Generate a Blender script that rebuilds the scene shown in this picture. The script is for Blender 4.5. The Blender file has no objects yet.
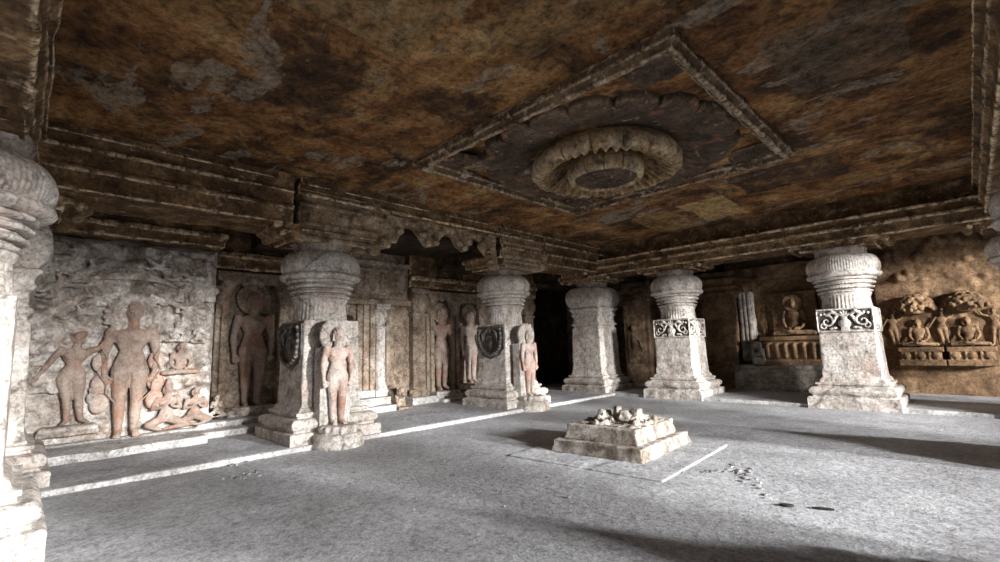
import bpy, math, random
import numpy as np
from mathutils import Vector, Matrix, noise
random.seed(7)
PI = math.pi
SC = bpy.context.scene
COL = SC.collection

# ------------------------------------------------------------------ materials
def _mix(nt, fac, a, b, blend='MIX'):
    n = nt.nodes.new('ShaderNodeMix'); n.data_type = 'RGBA'; n.blend_type = blend
    for s, v in ((n.inputs[0], fac), (n.inputs[6], a), (n.inputs[7], b)):
        if hasattr(v, 'is_linked') or hasattr(v, 'links'): nt.links.new(v, s)
        elif isinstance(v, (tuple, list)): s.default_value = (v[0], v[1], v[2], 1)
        else: s.default_value = v
    return n.outputs[2]

def _ramp(nt, src, stops):
    r = nt.nodes.new('ShaderNodeValToRGB'); cr = r.color_ramp
    while len(cr.elements) < len(stops): cr.elements.new(.5)
    for e, (p, c) in zip(cr.elements, stops):
        e.position = p
        e.color = (c, c, c, 1) if isinstance(c, (int, float)) else (c[0], c[1], c[2], 1)
    nt.links.new(src, r.inputs[0]); return r.outputs[0]

def _noise(nt, vec, scale, detail=6, rough=.6, dist=0.0, stretch=None, off=(0, 0, 0)):
    m = nt.nodes.new('ShaderNodeMapping'); m.inputs['Location'].default_value = off
    if stretch: m.inputs['Scale'].default_value = stretch
    nt.links.new(vec, m.inputs[0])
    n = nt.nodes.new('ShaderNodeTexNoise'); n.inputs['Scale'].default_value = scale
    n.inputs['Detail'].default_value = detail; n.inputs['Roughness'].default_value = rough
    n.inputs['Distortion'].default_value = dist
    nt.links.new(m.outputs[0], n.inputs['Vector']); return n.outputs[0]

def stone(name, base, patches=(), scale=1.4, fine=18, bump=.35, bdist=.02, rough=.85, edge=None, stretch=None, boxes=(), spec=.25, grain=.42, cracks=0):
    """base: ramp stops for the large colour noise; patches: (colour, scale, lo, hi, amount, stretch) blotches laid over it."""
    m = bpy.data.materials.new(name); m.use_nodes = True; nt = m.node_tree
    b = nt.nodes['Principled BSDF']; g = nt.nodes.new('ShaderNodeNewGeometry'); pos = g.outputs['Position']
    c = _ramp(nt, _noise(nt, pos, scale, 8, .65, .3, stretch), base)
    for i, (col, sc, lo, hi, amt, st) in enumerate(patches):
        f = _ramp(nt, _noise(nt, pos, sc, 7, .6, .4, st, (3.1*i+1.7, 5.3*i, 2.2*i)), [(lo, 0.0), (hi, amt)])
        c = _mix(nt, f, c, col)
    for (x0, x1, y0, y1, col, amt) in boxes:                       # rectangular plaster repairs in plan
        sp = nt.nodes.new('ShaderNodeSeparateXYZ'); nz = _noise(nt, pos, 2.2, 5)
        nt.links.new(pos, sp.inputs[0])
        fs = []
        for k, lo, hi in ((0, x0, x1), (1, y0, y1)):
            a = nt.nodes.new('ShaderNodeMath'); a.operation = 'MULTIPLY_ADD'; nt.links.new(nz, a.inputs[0]); a.inputs[1].default_value = .14
            nt.links.new(sp.outputs[k], a.inputs[2])
            s = nt.nodes.new('ShaderNodeMath'); s.operation = 'COMPARE'; nt.links.new(a.outputs[0], s.inputs[0])
            s.inputs[1].default_value = (lo+hi)/2+.07; s.inputs[2].default_value = (hi-lo)/2; fs.append(s.outputs[0])
        mm = nt.nodes.new('ShaderNodeMath'); mm.operation = 'MULTIPLY'; nt.links.new(fs[0], mm.inputs[0]); nt.links.new(fs[1], mm.inputs[1])
        mn = nt.nodes.new('ShaderNodeMath'); mn.operation = 'MULTIPLY'; nt.links.new(mm.outputs[0], mn.inputs[0])
        nt.links.new(_ramp(nt, _noise(nt, pos, 5, 6), [(.3, .35*amt), (.55, amt)]), mn.inputs[1])
        c = _mix(nt, mn.outputs[0], c, col)
    if edge:                                                      # worn arrises where soot and paint have rubbed off; painted highlights on M_DARK
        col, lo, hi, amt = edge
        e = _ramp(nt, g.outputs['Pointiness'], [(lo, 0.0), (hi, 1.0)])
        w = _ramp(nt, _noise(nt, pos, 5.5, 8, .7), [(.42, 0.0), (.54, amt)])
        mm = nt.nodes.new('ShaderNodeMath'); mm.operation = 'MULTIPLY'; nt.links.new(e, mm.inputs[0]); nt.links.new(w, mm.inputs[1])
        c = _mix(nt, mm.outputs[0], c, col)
    fg = _noise(nt, pos, fine, 12, .78)
    c = _mix(nt, 1.0, c, _ramp(nt, fg, [(.30, max(.05, 1-grain*2.0)), (.5, 1.0), (.70, 1+grain)]), 'MULTIPLY')
    md = _noise(nt, pos, fine*.33, 9, .75, .2, None, (7, 3, 5))
    c = _mix(nt, 1.0, c, _ramp(nt, md, [(.34, max(.1, 1-grain*1.3)), (.5, 1.0), (.66, 1+grain*.6)]), 'MULTIPLY')
    if cracks:
        vo = nt.nodes.new('ShaderNodeTexVoronoi'); vo.feature = 'DISTANCE_TO_EDGE'; vo.inputs['Scale'].default_value = cracks
        ad = nt.nodes.new('ShaderNodeMix'); ad.data_type = 'VECTOR'; ad.inputs[0].default_value = .35; nt.links.new(pos, ad.inputs[4])
        nn = nt.nodes.new('ShaderNodeTexNoise'); nn.inputs['Scale'].default_value = 3; nn.inputs['Detail'].default_value = 8; nt.links.new(pos, nn.inputs['Vector']); nt.links.new(nn.outputs[1], ad.inputs[5])
        nt.links.new(ad.outputs[1], vo.inputs['Vector'])
        c = _mix(nt, 1.0, c, _ramp(nt, vo.outputs[0], [(.0, .5), (.014, 1.0)]), 'MULTIPLY')
    nt.links.new(c, b.inputs['Base Color'])
    b.inputs['Roughness'].default_value = rough
    b.inputs['Specular IOR Level'].default_value = spec
    bm = nt.nodes.new('ShaderNodeBump'); bm.inputs['Strength'].default_value = bump; bm.inputs['Distance'].default_value = bdist
    nt.links.new(fg, bm.inputs['Height'])
    b2 = nt.nodes.new('ShaderNodeBump'); b2.inputs['Strength'].default_value = bump; b2.inputs['Distance'].default_value = bdist*2
    nt.links.new(_noise(nt, pos, fine*.3, 6, .65), b2.inputs['Height']); nt.links.new(bm.outputs[0], b2.inputs['Normal'])
    nt.links.new(b2.outputs[0], b.inputs['Normal'])
    return m

M_PIL = stone('pillar_stone', [(.30, (.36, .31, .27)), (.50, (.55, .51, .47)), (.70, (.68, .65, .62))],
              [((.20, .13, .09), 2.3, .60, .76, .7, (1, 1, .5)), ((.45, .30, .25), 1.7, .57, .72, .5, None)], scale=2.2, fine=22, bump=.5, cracks=.9)
M_PBAND = stone('pillar_stone_sooty', [(.3, (.17, .13, .10)), (.5, (.36, .31, .27)), (.7, (.52, .48, .44))],
              [((.06, .045, .035), 3.0, .56, .70, .8, None)], scale=3, fine=24)
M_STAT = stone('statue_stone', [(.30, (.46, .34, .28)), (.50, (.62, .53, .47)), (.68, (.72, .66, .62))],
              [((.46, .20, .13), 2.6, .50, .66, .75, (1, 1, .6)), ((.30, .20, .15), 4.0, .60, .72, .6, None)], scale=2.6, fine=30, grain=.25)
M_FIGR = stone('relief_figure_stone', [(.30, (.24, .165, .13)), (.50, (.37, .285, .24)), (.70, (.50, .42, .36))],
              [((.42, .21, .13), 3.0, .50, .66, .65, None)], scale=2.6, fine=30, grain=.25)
M_WREL = stone('relief_wall_stone', [(.34, (.30, .24, .20)), (.48, (.56, .51, .46)), (.64, (.77, .73, .69))],
              [((.36, .26, .19), 3.6, .54, .66, .6, None), ((.26, .24, .24), 2.2, .60, .70, .4, None), ((.50, .28, .20), 5.0, .60, .70, .6, None)], scale=3.0, fine=20, bump=.7, bdist=.03)
M_TAN = stone('tan_wall_stone', [(.30, (.17, .12, .085)), (.50, (.33, .26, .20)), (.70, (.50, .43, .35))],
              [((.07, .05, .035), 2.4, .56, .70, .8, None), ((.36, .18, .11), 2.0, .60, .70, .5, None)], scale=2.2, fine=22, cracks=1.2)
M_CORB = stone('pale_corbel_stone', [(.32, (.11, .07, .042)), (.50, (.28, .20, .125)), (.68, (.50, .40, .28))],
              [((.04, .028, .018), 2.6, .56, .68, .85, None)], scale=3, fine=24, bump=.6, edge=((.66, .56, .42), .50, .56, .8))
M_AISLE_SHADE = stone('shade_black_rock', [(.30, (.012, .009, .007)), (.50, (.04, .027, .018)), (.70, (.11, .075, .045))], [((.22, .16, .10), 3.0, .60, .70, .6, None)], scale=2.4, fine=22, bump=.6)  # aisle shade above the capitals, put into the rock colour
M_GREY = stone('dull_grey_brown_stone', [(.30, (.10, .085, .07)), (.50, (.22, .195, .17)), (.70, (.36, .33, .30))], [((.05, .038, .03), 2.4, .54, .68, .8, None)], scale=2.4, fine=24, cracks=1.1)
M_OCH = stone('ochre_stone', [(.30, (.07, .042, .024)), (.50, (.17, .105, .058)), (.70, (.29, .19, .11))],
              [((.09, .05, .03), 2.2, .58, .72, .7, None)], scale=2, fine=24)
M_WBR = stone('brown_wall_stone', [(.30, (.06, .04, .028)), (.50, (.16, .105, .065)), (.70, (.33, .24, .15))],
              [((.42, .36, .28), 2.5, .62, .72, .6, None), ((.03, .022, .016), 1.6, .58, .7, .7, None)], scale=2.2, fine=20)
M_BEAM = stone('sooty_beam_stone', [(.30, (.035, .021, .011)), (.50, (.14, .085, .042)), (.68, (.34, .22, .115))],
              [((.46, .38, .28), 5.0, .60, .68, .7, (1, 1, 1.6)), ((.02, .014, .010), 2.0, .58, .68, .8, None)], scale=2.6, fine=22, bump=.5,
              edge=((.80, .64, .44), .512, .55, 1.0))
M_CEIL = stone('ceiling_rock', [(.34, (.085, .036, .014)), (.46, (.27, .125, .045)), (.56, (.44, .235, .09)), (.68, (.64, .42, .20))],
              [((.050, .028, .016), .8, .50, .58, .85, None), ((.40, .34, .26), 1.1, .575, .60, .7, (.7, 1.7, 1)),
               ((.30, .16, .055), 6.0, .52, .66, .6, None), ((.40, .33, .26), 14.0, .66, .73, .75, (1, 1, 1))], scale=1.3, fine=15, bump=1.0, bdist=.05, grain=.55, cracks=.35,
              boxes=[(-3.75, -2.6, 1.2, 2.5, (.40, .27, .125), .8), (-2.9, -1.7, 2.7, 3.5, (.36, .24, .11), .6), (-4.3, -3.3, 9.9, 11.6, (.62, .44, .20), .9),
                     (-5.6, -4.6, 10.3, 12.0, (.42, .27, .11), .7), (-4.5, -3.8, .3, 1.2, (.36, .22, .09), .6), (-1.2, -.1, 4.9, 6.4, (.20, .165, .12), .55),
                     (-2.9, -1.2, 8.8, 10.2, (.04, .03, .025), .8)])
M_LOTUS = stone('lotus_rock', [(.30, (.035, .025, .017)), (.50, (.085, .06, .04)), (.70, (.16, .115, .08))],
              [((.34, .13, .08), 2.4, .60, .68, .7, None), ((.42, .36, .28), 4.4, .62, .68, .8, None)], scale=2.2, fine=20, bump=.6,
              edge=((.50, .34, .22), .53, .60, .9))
M_LOTUSF = stone('lotus_frame_rock', [(.30, (.05, .032, .02)), (.50, (.13, .085, .05)), (.70, (.24, .165, .10))], [((.55, .46, .35), 4.5, .56, .64, .85, None)], scale=2.6, fine=22, bump=.6, edge=((.62, .48, .34), .505, .55, .8))
M_LOTUSL = stone('lotus_rock_tan', [(.30, (.12, .075, .035)), (.50, (.30, .20, .10)), (.70, (.46, .34, .19))],
              [((.05, .035, .025), 3.4, .52, .64, .85, None)], scale=2.4, fine=20, bump=.5, edge=((.72, .60, .44), .52, .58, .6))
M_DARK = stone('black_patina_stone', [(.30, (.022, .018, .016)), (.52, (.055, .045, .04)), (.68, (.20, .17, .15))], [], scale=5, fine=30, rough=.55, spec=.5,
              edge=((.6, .54, .5), .505, .56, .9))  # pale edges are painted highlights that pick out the carving
M_PED = stone('pedestal_stone', [(.34, (.17, .14, .11)), (.50, (.36, .325, .29)), (.66, (.58, .55, .51))], [((.10, .07, .05), 4, .54, .66, .8, None)], scale=3, fine=30)
M_STEP = stone('step_stone', [(.30, (.36, .35, .34)), (.60, (.60, .59, .58))], [((.30, .26, .22), 2, .6, .72, .5, None)], scale=2, fine=30)
M_FLOOR = stone('floor_stone', [(.32, (.33, .335, .355)), (.50, (.44, .452, .48)), (.68, (.55, .565, .595))],
              [((.26, .255, .26), .8, .52, .68, .45, None), ((.62, .62, .62), 14.0, .64, .74, .4, None), ((.15, .145, .14), 16.0, .64, .72, .55, None)],
              scale=1.2, fine=40, bump=.8, bdist=.010, rough=.65, spec=.35, grain=.38)
M_FSCAR = stone('floor_chipped', [(.3, (.12, .12, .12)), (.7, (.42, .42, .44))], [], scale=9, fine=40)
M_HOLE = stone('hole_dark', [(.3, (.02, .018, .016)), (.7, (.05, .045, .04))], [], fine=30)

# ------------------------------------------------------------------ mesh building
class MB:
    def __init__(s): s.v = []; s.f = []
    def add(s, vs, fs):
        o = len(s.v); s.v += [tuple(v) for v in vs]; s.f += [tuple(i+o for i in f) for f in fs]; return s
    def box(s, x0, x1, y0, y1, z0, z1, tx=0, ty=0, rot=0):
        """tx, ty shrink the top"""
        cx, cy = (x0+x1)/2, (y0+y1)/2
        vs = []
        for z, kx, ky in ((z0, 0, 0), (z1, tx, ty)):
            for x, y in ((x0+kx, y0+ky), (x1-kx, y0+ky), (x1-kx, y1-ky), (x0+kx, y1-ky)):
                if rot:
                    c, sn = math.cos(rot), math.sin(rot); x, y = cx+(x-cx)*c-(y-cy)*sn, cy+(x-cx)*sn+(y-cy)*c
                vs.append((x, y, z))
        return s.add(vs, [(3, 2, 1, 0), (4, 5, 6, 7), (0, 1, 5, 4), (1, 2, 6, 5), (2, 3, 7, 6), (3, 0, 4, 7)])
    def ell(s, c, r, n=12, m=8, rot=None):
        if isinstance(r, (int, float)): r = (r, r, r)
        vs = []
        for j in range(1, m):
            t = PI*j/m
            for i in range(n):
                a = 2*PI*i/n; p = Vector((r[0]*math.sin(t)*math.cos(a), r[1]*math.sin(t)*math.sin(a), r[2]*math.cos(t)))
                if rot: p = rot @ p
                vs.append((c[0]+p.x, c[1]+p.y, c[2]+p.z))
        for sg in (1, -1):
            p = Vector((0, 0, sg*r[2]));
            if rot: p = rot @ p
            vs.append((c[0]+p.x, c[1]+p.y, c[2]+p.z))
        T, B = len(vs)-2, len(vs)-1; fs = []
        for j in range(m-2):
            for i in range(n):
                k = (i+1) % n; fs.append((j*n+i, (j+1)*n+i, (j+1)*n+k, j*n+k))
        for i in range(n):
            k = (i+1) % n; fs.append((T, i, k)); fs.append((B, (m-2)*n+k, (m-2)*n+i))
        return s.add(vs, fs)
    def cap(s, p0, r0, p1, r1, n=10, k=3, flat=1.0):
        p0, p1 = Vector(p0), Vector(p1); d = p1-p0; L = d.length
        if L < 1e-6: return s.ell(p0, max(r0, r1))
        d /= L; a = d.orthogonal().normalized(); b = d.cross(a)
        rings = []
        for j in range(k):
            t = (j+.35)/k*PI/2; rings.append((p0-d*r0*math.cos(t), r0*math.sin(t)))
        rings.append((p0, r0)); rings.append((p1, r1))
        for j in reversed(range(k)):
            t = (j+.35)/k*PI/2; rings.append((p1+d*r1*math.cos(t), r1*math.sin(t)))
        vs = []
        for c, r in rings:
            for i in range(n):
                t = 2*PI*i/n; o = (a*math.cos(t)+b*math.sin(t))*r
                if flat != 1.0: o.y *= flat
                vs.append(c+o)
        fs = []
        for j in range(len(rings)-1):
            for i in range(n):
                q = (i+1) % n; fs.append((j*n+i, j*n+q, (j+1)*n+q, (j+1)*n+i))
        fs.append(tuple(reversed(range(n)))); fs.append(tuple(range(len(vs)-n, len(vs))))
        return s.add(vs, fs)
    def chain(s, pts, rs, **k):
        for i in range(len(pts)-1): s.cap(pts[i], rs[i], pts[i+1], rs[i+1], **k)
        return s
    def loft(s, rings, n=64, c=(0, 0), close=True):
        """rings: (z, half width, squareness 0..1, fluting depth, number of flutes[, x scale])"""
        vs = []
        for rg in rings:
            z, a, q, fd, nf = rg[:5]
            for i in range(n):
                t = 2*PI*i/n; ct, st = math.cos(t), math.sin(t)
                rc = 1.0; rsq = 1/max(abs(ct), abs(st)); r = a*(rc*(1-q)+rsq*q)
                if fd: r -= fd*(0.5-0.5*math.cos(nf*t))**1.0
                vs.append((c[0]+r*ct, c[1]+r*st, z))
        fs = []
        for j in range(len(rings)-1):
            for i in range(n):
                k = (i+1) % n; fs.append((j*n+i, j*n+k, (j+1)*n+k, (j+1)*n+i))
        if close: fs.append(tuple(reversed(range(n)))); fs.append(tuple(range(len(vs)-n, len(vs))))
        return s.add(vs, fs)
    def prism(s, poly, ax, a0, a1):
        """poly of (u, v); ax='x': u->y v->z extruded in x; 'y': u->x v->z; 'z': u->x v->y"""
        def P(u, v, w): return {'x': (w, u, v), 'y': (u, w, v), 'z': (u, v, w)}[ax]
        n = len(poly); vs = [P(u, v, a0) for u, v in poly]+[P(u, v, a1) for u, v in poly]
        fs = [(i, (i+1) % n, n+(i+1) % n, n+i) for i in range(n)]+[tuple(reversed(range(n))), tuple(range(n, 2*n))]
        return s.add(vs, fs)

def link(name, me, mat, parent=None):
    o = bpy.data.objects.new(name, me); COL.objects.link(o)
    if mat: me.materials.clear(); me.materials.append(mat)
    if parent: o.parent = parent
    return o

def weather(me, amp, scale, chips=0.0, seed=0.0):
    n = len(me.vertices); co = np.empty(n*3, 'f'); me.vertices.foreach_get('co', co); co = co.reshape(-1, 3)
    no = np.empty(n*3, 'f'); me.vertex_normals.foreach_get('vector', no); no = no.reshape(-1, 3)
    d = np.empty(n, 'f'); off = Vector((seed, seed*1.7, seed*.3))
    for i in range(n):
        p = Vector(co[i])*scale+off
        v = noise.fractal(p, .9, 2.1, 4)*amp
        if chips:
            w = noise.noise(p*.55+Vector((9, 4, 7)))
            if w > .22: v -= (w-.22)*chips
        d[i] = v
    co += no*d[:, None]
    me.vertices.foreach_set('co', co.ravel()); me.update()

def done(mb, name, mat, parent=None, voxel=None, smooth=0, rough=None, flat=False, seed=0.0, tag=None):
    me = bpy.data.meshes.new(name); me.from_pydata(mb.v, [], mb.f); me.update()
    if voxel:
        t = bpy.data.objects.new('tmp', me); COL.objects.link(t)
        md = t.modifiers.new('r', 'REMESH'); md.mode = 'VOXEL'; md.voxel_size = voxel; md.adaptivity = 0
        if smooth: ms = t.modifiers.new('s', 'SMOOTH'); ms.factor = .5; ms.iterations = smooth
        dg = bpy.context.evaluated_depsgraph_get(); dg.update()
        m2 = bpy.data.meshes.new_from_object(t.evaluated_get(dg)); m2.name = name
        bpy.data.objects.remove(t); bpy.data.meshes.remove(me); me = m2
    if rough: weather(me, rough[0], rough[1], rough[2] if len(rough) > 2 else 0, seed)
    me.polygons.foreach_set('use_smooth', [not flat]*len(me.polygons)); me.update()
    return link(name, me, mat, parent)

def thing(name, label, cat, loc=(0, 0, 0), rz=0, group=None):
    o = bpy.data.objects.new(name, None); COL.objects.link(o); o.empty_display_size = .1
    o.location = loc; o.rotation_euler = (0, 0, rz)
    o['label'] = label; o['category'] = cat; o['kind'] = 'thing'
    if group: o['group'] = group
    return o
def tag(o, label, cat, group=None):
    o['label'] = label; o['category'] = cat; o['kind'] = 'thing'
    if group: o['group'] = group
    return o
def struct(o): o['kind'] = 'structure'; return o
def dup(root, loc, label, rz=None):
    r = root.copy(); COL.objects.link(r); r.location = loc; r['label'] = label
    if rz is not None: r.rotation_euler = (0, 0, rz)
    for ch in list(root.children):
        c = ch.copy(); COL.objects.link(c); c.parent = r
        for g in list(ch.children):
            d = g.copy(); COL.objects.link(d); d.parent = c
    return r

# ------------------------------------------------------------------ carved figures (front faces local -Y, x to the viewer's right)
STAND = dict(neck=(0, 0, .845), head=(0, .012, .915), sl=(-.124, 0, .778), sr=(.124, 0, .778), el=(-.158, -.005, .615), er=(.158, -.005, .615),
             wl=(-.152, .01, .475), wr=(.152, .01, .475), hl=(-.140, .02, .405), hr=(.140, .02, .405),
             pl=(-.055, 0, .49), pr=(.055, 0, .49), kl=(-.052, .01, .27), kr=(.052, .01, .27), al=(-.047, 0, .045), ar=(.047, 0, .045),
             tl=(-.055, .07, .015), tr=(.055, .07, .015))
LOTUS = dict(neck=(0, 0, .445), head=(0, .015, .52), sl=(-.126, 0, .395), sr=(.126, 0, .395), el=(-.158, .01, .235), er=(.158, .01, .235),
             wl=(-.10, .11, .135), wr=(.10, .11, .135), hl=(-.02, .16, .12), hr=(.02, .16, .125),
             pl=(-.08, 0, .07), pr=(.08, 0, .07), kl=(-.27, .10, .055), kr=(.27, .10, .055), al=(.05, .17, .06), ar=(-.05, .18, .085),
             tl=(.13, .15, .055), tr=(-.13, .15, .08))
KNEEL = dict(neck=(0, .02, .50), head=(0, .03, .575), sl=(-.12, .02, .45), sr=(.12, .02, .45), el=(-.17, .05, .31), er=(.16, .05, .31),
             wl=(-.07, .15, .33), wr=(.06, .15, .33), hl=(-.01, .17, .39), hr=(.01, .17, .39),
             pl=(-.06, 0, .15), pr=(.06, 0, .15), kl=(-.22, .10, .10), kr=(.25, .10, .06), al=(-.10, .06, .03), ar=(.05, .12, .04),
             tl=(-.02, .08, .02), tr=(-.03, .12, .03))
SWAY = dict(STAND, neck=(.02, 0, .845), head=(.015, .02, .915), sl=(-.115, 0, .80), sr=(.13, 0, .78), el=(-.20, .01, .66), er=(.22, 0, .82),
            wl=(-.27, .02, .54), wr=(.27, .01, .93), hl=(-.30, .02, .49), hr=(.27, .02, .99), pl=(-.075, 0, .48), pr=(.045, 0, .49),
            kl=(-.035, .03, .27), kr=(.06, .02, .27), al=(-.02, 0, .045), ar=(.09, 0, .045), tl=(-.05, .07, .015), tr=(.14, .06, .015))
FLY = dict(neck=(.17, .02, .30), head=(.235, .03, .345), sl=(.06, 0, .31), sr=(.18, .02, .22), el=(.0, .04, .40), er=(.27, .05, .17),
           wl=(.10, .06, .47), wr=(.36, .06, .20), hl=(.15, .07, .50), hr=(.41, .07, .23), pl=(-.10, 0, .16), pr=(-.06, 0, .10),
           kl=(-.20, .06, .06), kr=(-.02, .08, -.03), al=(-.36, .02, .12), ar=(-.20, .03, -.05), tl=(-.42, .02, .15), tr=(-.27, .03, -.03))

def fig(mb, J, s=1.0, o=(0, 0, 0), dep=1.0, fem=False, fingers=True, crown=None, slim=1.0, mirror=False):
    def P(k):
        u, d, z = J[k] if isinstance(k, str) else k
        if mirror: u = -u
        return Vector((o[0]+u*s, o[1]-d*s*dep, o[2]+z*s))
    def R(r): return r*s*slim
    fl = dep
    n, sl, sr, pl, pr = P('neck'), P('sl'), P('sr'), P('pl'), P('pr')
    hip = (pl+pr)/2; ch = (sl+sr)/2; right_s = (sr-sl).normalized(); right_h = (pr-pl).normalized()
    if mirror: right_s = -right_s; right_h = -right_h
    # torso: stacked elliptical sections along the spine
    W = [(-.02, .055, .04), (.04, .118, .05), (.16, .118, .066), (.34, .098, .060), (.52, .070 if not fem else .060, .046), (.70, .088 if not fem else .098, .054), (.86, .104 if not fem else .124, .062), (1.0, .098 if not fem else .118, .058), (1.10, .07, .045)]
    vs = []; N = 20; top = ch+(n-ch)*.25
    for t, a, b in W:
        c = top.lerp(hip, t); r = right_s.lerp(right_h, min(1, max(0, t))).normalized(); up = (top-hip).normalized(); f = r.cross(up).normalized()
        for i in range(N):
            q = 2*PI*i/N; vs.append(c+r*R(a)*math.cos(q)+f*R(b)*math.sin(q)*fl)
    fs = []
    for j in range(len(W)-1):
        for i in range(N): k = (i+1) % N; fs.append((j*N+i, (j+1)*N+i, (j+1)*N+k, j*N+k))
    fs.append(tuple(range(N))); fs.append(tuple(reversed(range(len(vs)-N, len(vs)))))
    mb.add(vs, fs)
    f = Vector((0, -1, 0))
    if fem:
        for k, e in (('sl', 1), ('sr', -1)):
            c = P(k).lerp(ch, .5).lerp(hip, .22)+f*R(.045)*fl; mb.ell(c, (R(.045), R(.04)*fl, R(.043)))
        mb.chain([pl+right_h*-R(.03), hip+f*R(.06)*fl, pr+right_h*R(.03)], [R(.02)]*3)
    else:
        for k in ('sl', 'sr'):
            c = P(k).lerp(ch, .52).lerp(hip, .20)+f*R(.030)*fl; mb.ell(c, (R(.052), R(.032)*fl, R(.038)))
    # neck, head with face, ears, hair
    h = P('head'); mb.cap(ch.lerp(n, .3), R(.045), h, R(.036)); mb.ell(h, (R(.052), R(.058)*max(fl, .75), R(.068)))
    up = (h-n).normalized(); rt = right_s; ff = -rt.cross(up).normalized() if False else f
    mb.ell(h-up*R(.028)+ff*R(.016), (R(.040), R(.042), R(.042)))
    mb.cap(h+up*R(.014)+ff*R(.056), R(.007), h-up*R(.016)+ff*R(.066), R(.011))           # nose
    mb.ell(h-up*R(.036)+ff*R(.054), (R(.018), R(.010), R(.007)))                          # mouth
    for sg in (-1, 1):
        mb.ell(h+up*R(.006)+rt*sg*R(.021)+ff*R(.050), (R(.013), R(.010), R(.007)))        # eyes
        mb.cap(h+up*R(.022)+rt*sg*R(.006)+ff*R(.055), R(.006), h+up*R(.020)+rt*sg*R(.034)+ff*R(.045), R(.005))
        mb.cap(h+up*R(.015)+rt*sg*R(.054), R(.013), h-up*R(.050)+rt*sg*R(.056), R(.010))  # long ears
    if crown == 'tall':
        mb.cap(h+up*R(.04), R(.054), h+up*R(.13), R(.026))
    elif crown == 'bun':
        mb.ell(h+up*R(.045)+rt*R(.02), (R(.060), R(.055), R(.040))); mb.ell(h+up*R(.06)+rt*R(.05), R(.034))
    else:
        mb.ell(h+up*R(.024)-ff*R(.006), (R(.057), R(.060), R(.056))); mb.ell(h+up*R(.078), (R(.024), R(.024), R(.018)))
        for i in range(26):
            a = i*2.4; q = .25+1.1*i/26; p = Vector((math.sin(q)*math.cos(a)*.058, math.sin(q)*math.sin(a)*.060, math.cos(q)*.058+.024))*s*slim
            if p.y < -R(.035) and p.z < R(.045): continue
            mb.ell(h+p, R(.010), n=6, m=4)
    for e in ('l', 'r'):
        S, E_, Wr, H = P('s'+e), P('e'+e), P('w'+e), P('h'+e)
        mb.ell(S, (R(.037), R(.038)*fl, R(.038))); mid = S.lerp(E_, .45)
        mb.chain([S, mid, E_, E_.lerp(Wr, .35), Wr], [R(.036), R(.035), R(.027), R(.028), R(.018)])
        d = (H-Wr).normalized(); side = d.cross(f);  side = side.normalized() if side.length > .1 else Vector((1, 0, 0))
        pa = Wr+d*R(.030); mb.ell(pa, (R(.022), R(.014), R(.026))); mb.cap(Wr, R(.016), pa+d*R(.012), R(.019), flat=.8)
        if fingers:
            for k, (off, ln) in enumerate(((-.018, .040), (-.006, .050), (.006, .047), (.018, .038))):
                a = pa+d*R(.018)+side*R(off); b_ = a+d*R(ln*.5)+f*R(.002); c_ = b_+d*R(ln*.5)-f*R(.006)
                mb.chain([a, b_, c_], [R(.0072), R(.0066), R(.0055)], n=6, k=2)
            sg = -1 if e == 'l' else 1
            a = pa-side*R(.016)*1.0+f*R(.008); mb.cap(a, R(.008), a+d*R(.030)-side*R(.012)+f*R(.01), R(.006), n=6, k=2)
        A, K, N_, T = P('p'+e), P('k'+e), P('a'+e), P('t'+e)
        md = A.lerp(K, .35); cf = K.lerp(N_, .30)
        th = 1.12 if fem else 1.0
        mb.chain([A, md, K], [R(.062*th), R(.058*th), R(.040)]); mb.chain([K, cf, N_], [R(.040), R(.039), R(.025)])
        mb.ell(K+f*R(.012), R(.034)); mb.cap(N_, R(.026), T, R(.019)); mb.ell(N_-Vector((0, -R(.012), 0)), R(.024))
        td = (T-N_).normalized(); tx = td.cross(Vector((0, 0, 1)));  tx = tx.normalized() if tx.length > .1 else Vector((1, 0, 0))
        if fingers:
            for k in range(5): a = T+tx*R(-.020+.010*k); mb.cap(a, R(.007), a+td*R(.022), R(.006), n=6, k=2)
    return mb

def halo(mb, c, r, y, th=.04, n=28, bumps=0):
    pts = []
    for i in range(n*3):
        a = 2*PI*i/(n*3); rr = r*(1+(.05*abs(math.sin(bumps*a/2)) if bumps else 0)); pts.append((c[0]+rr*math.cos(a), c[1]+rr*math.sin(a)))
    mb.prism(pts, 'y', y-th, y+.02); return mb

def lotus_base(mb, c, r, z0, h, n=14, ys=1.0):
    for i in range(n):
        a = 2*PI*i/n; mb.ell((c[0]+r*.86*math.cos(a), c[1]+r*.86*ys*math.sin(a), z0+h*.55), (r*.24, r*.24, h*.5), n=8, m=6)
    rings = [(z0, r*1.02, 0, 0, 0), (z0+h*.2, r*1.0, 0, 0, 0), (z0+h*.35, r*.85, 0, 0, 0), (z0+h*.9, r*.95, 0, 0, 0), (z0+h, r*.9, 0, 0, 0)]
    return mb.loft(rings, 40, c)

# ------------------------------------------------------------------ setting
def slab(name, x0, x1, y0, y1, z0, z1, mat, voxel=None, rough=None, smooth=0):
    m = MB().box(x0, x1, y0, y1, z0, z1)
    return struct(done(m, name, mat, voxel=voxel, rough=rough, smooth=smooth))

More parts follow.
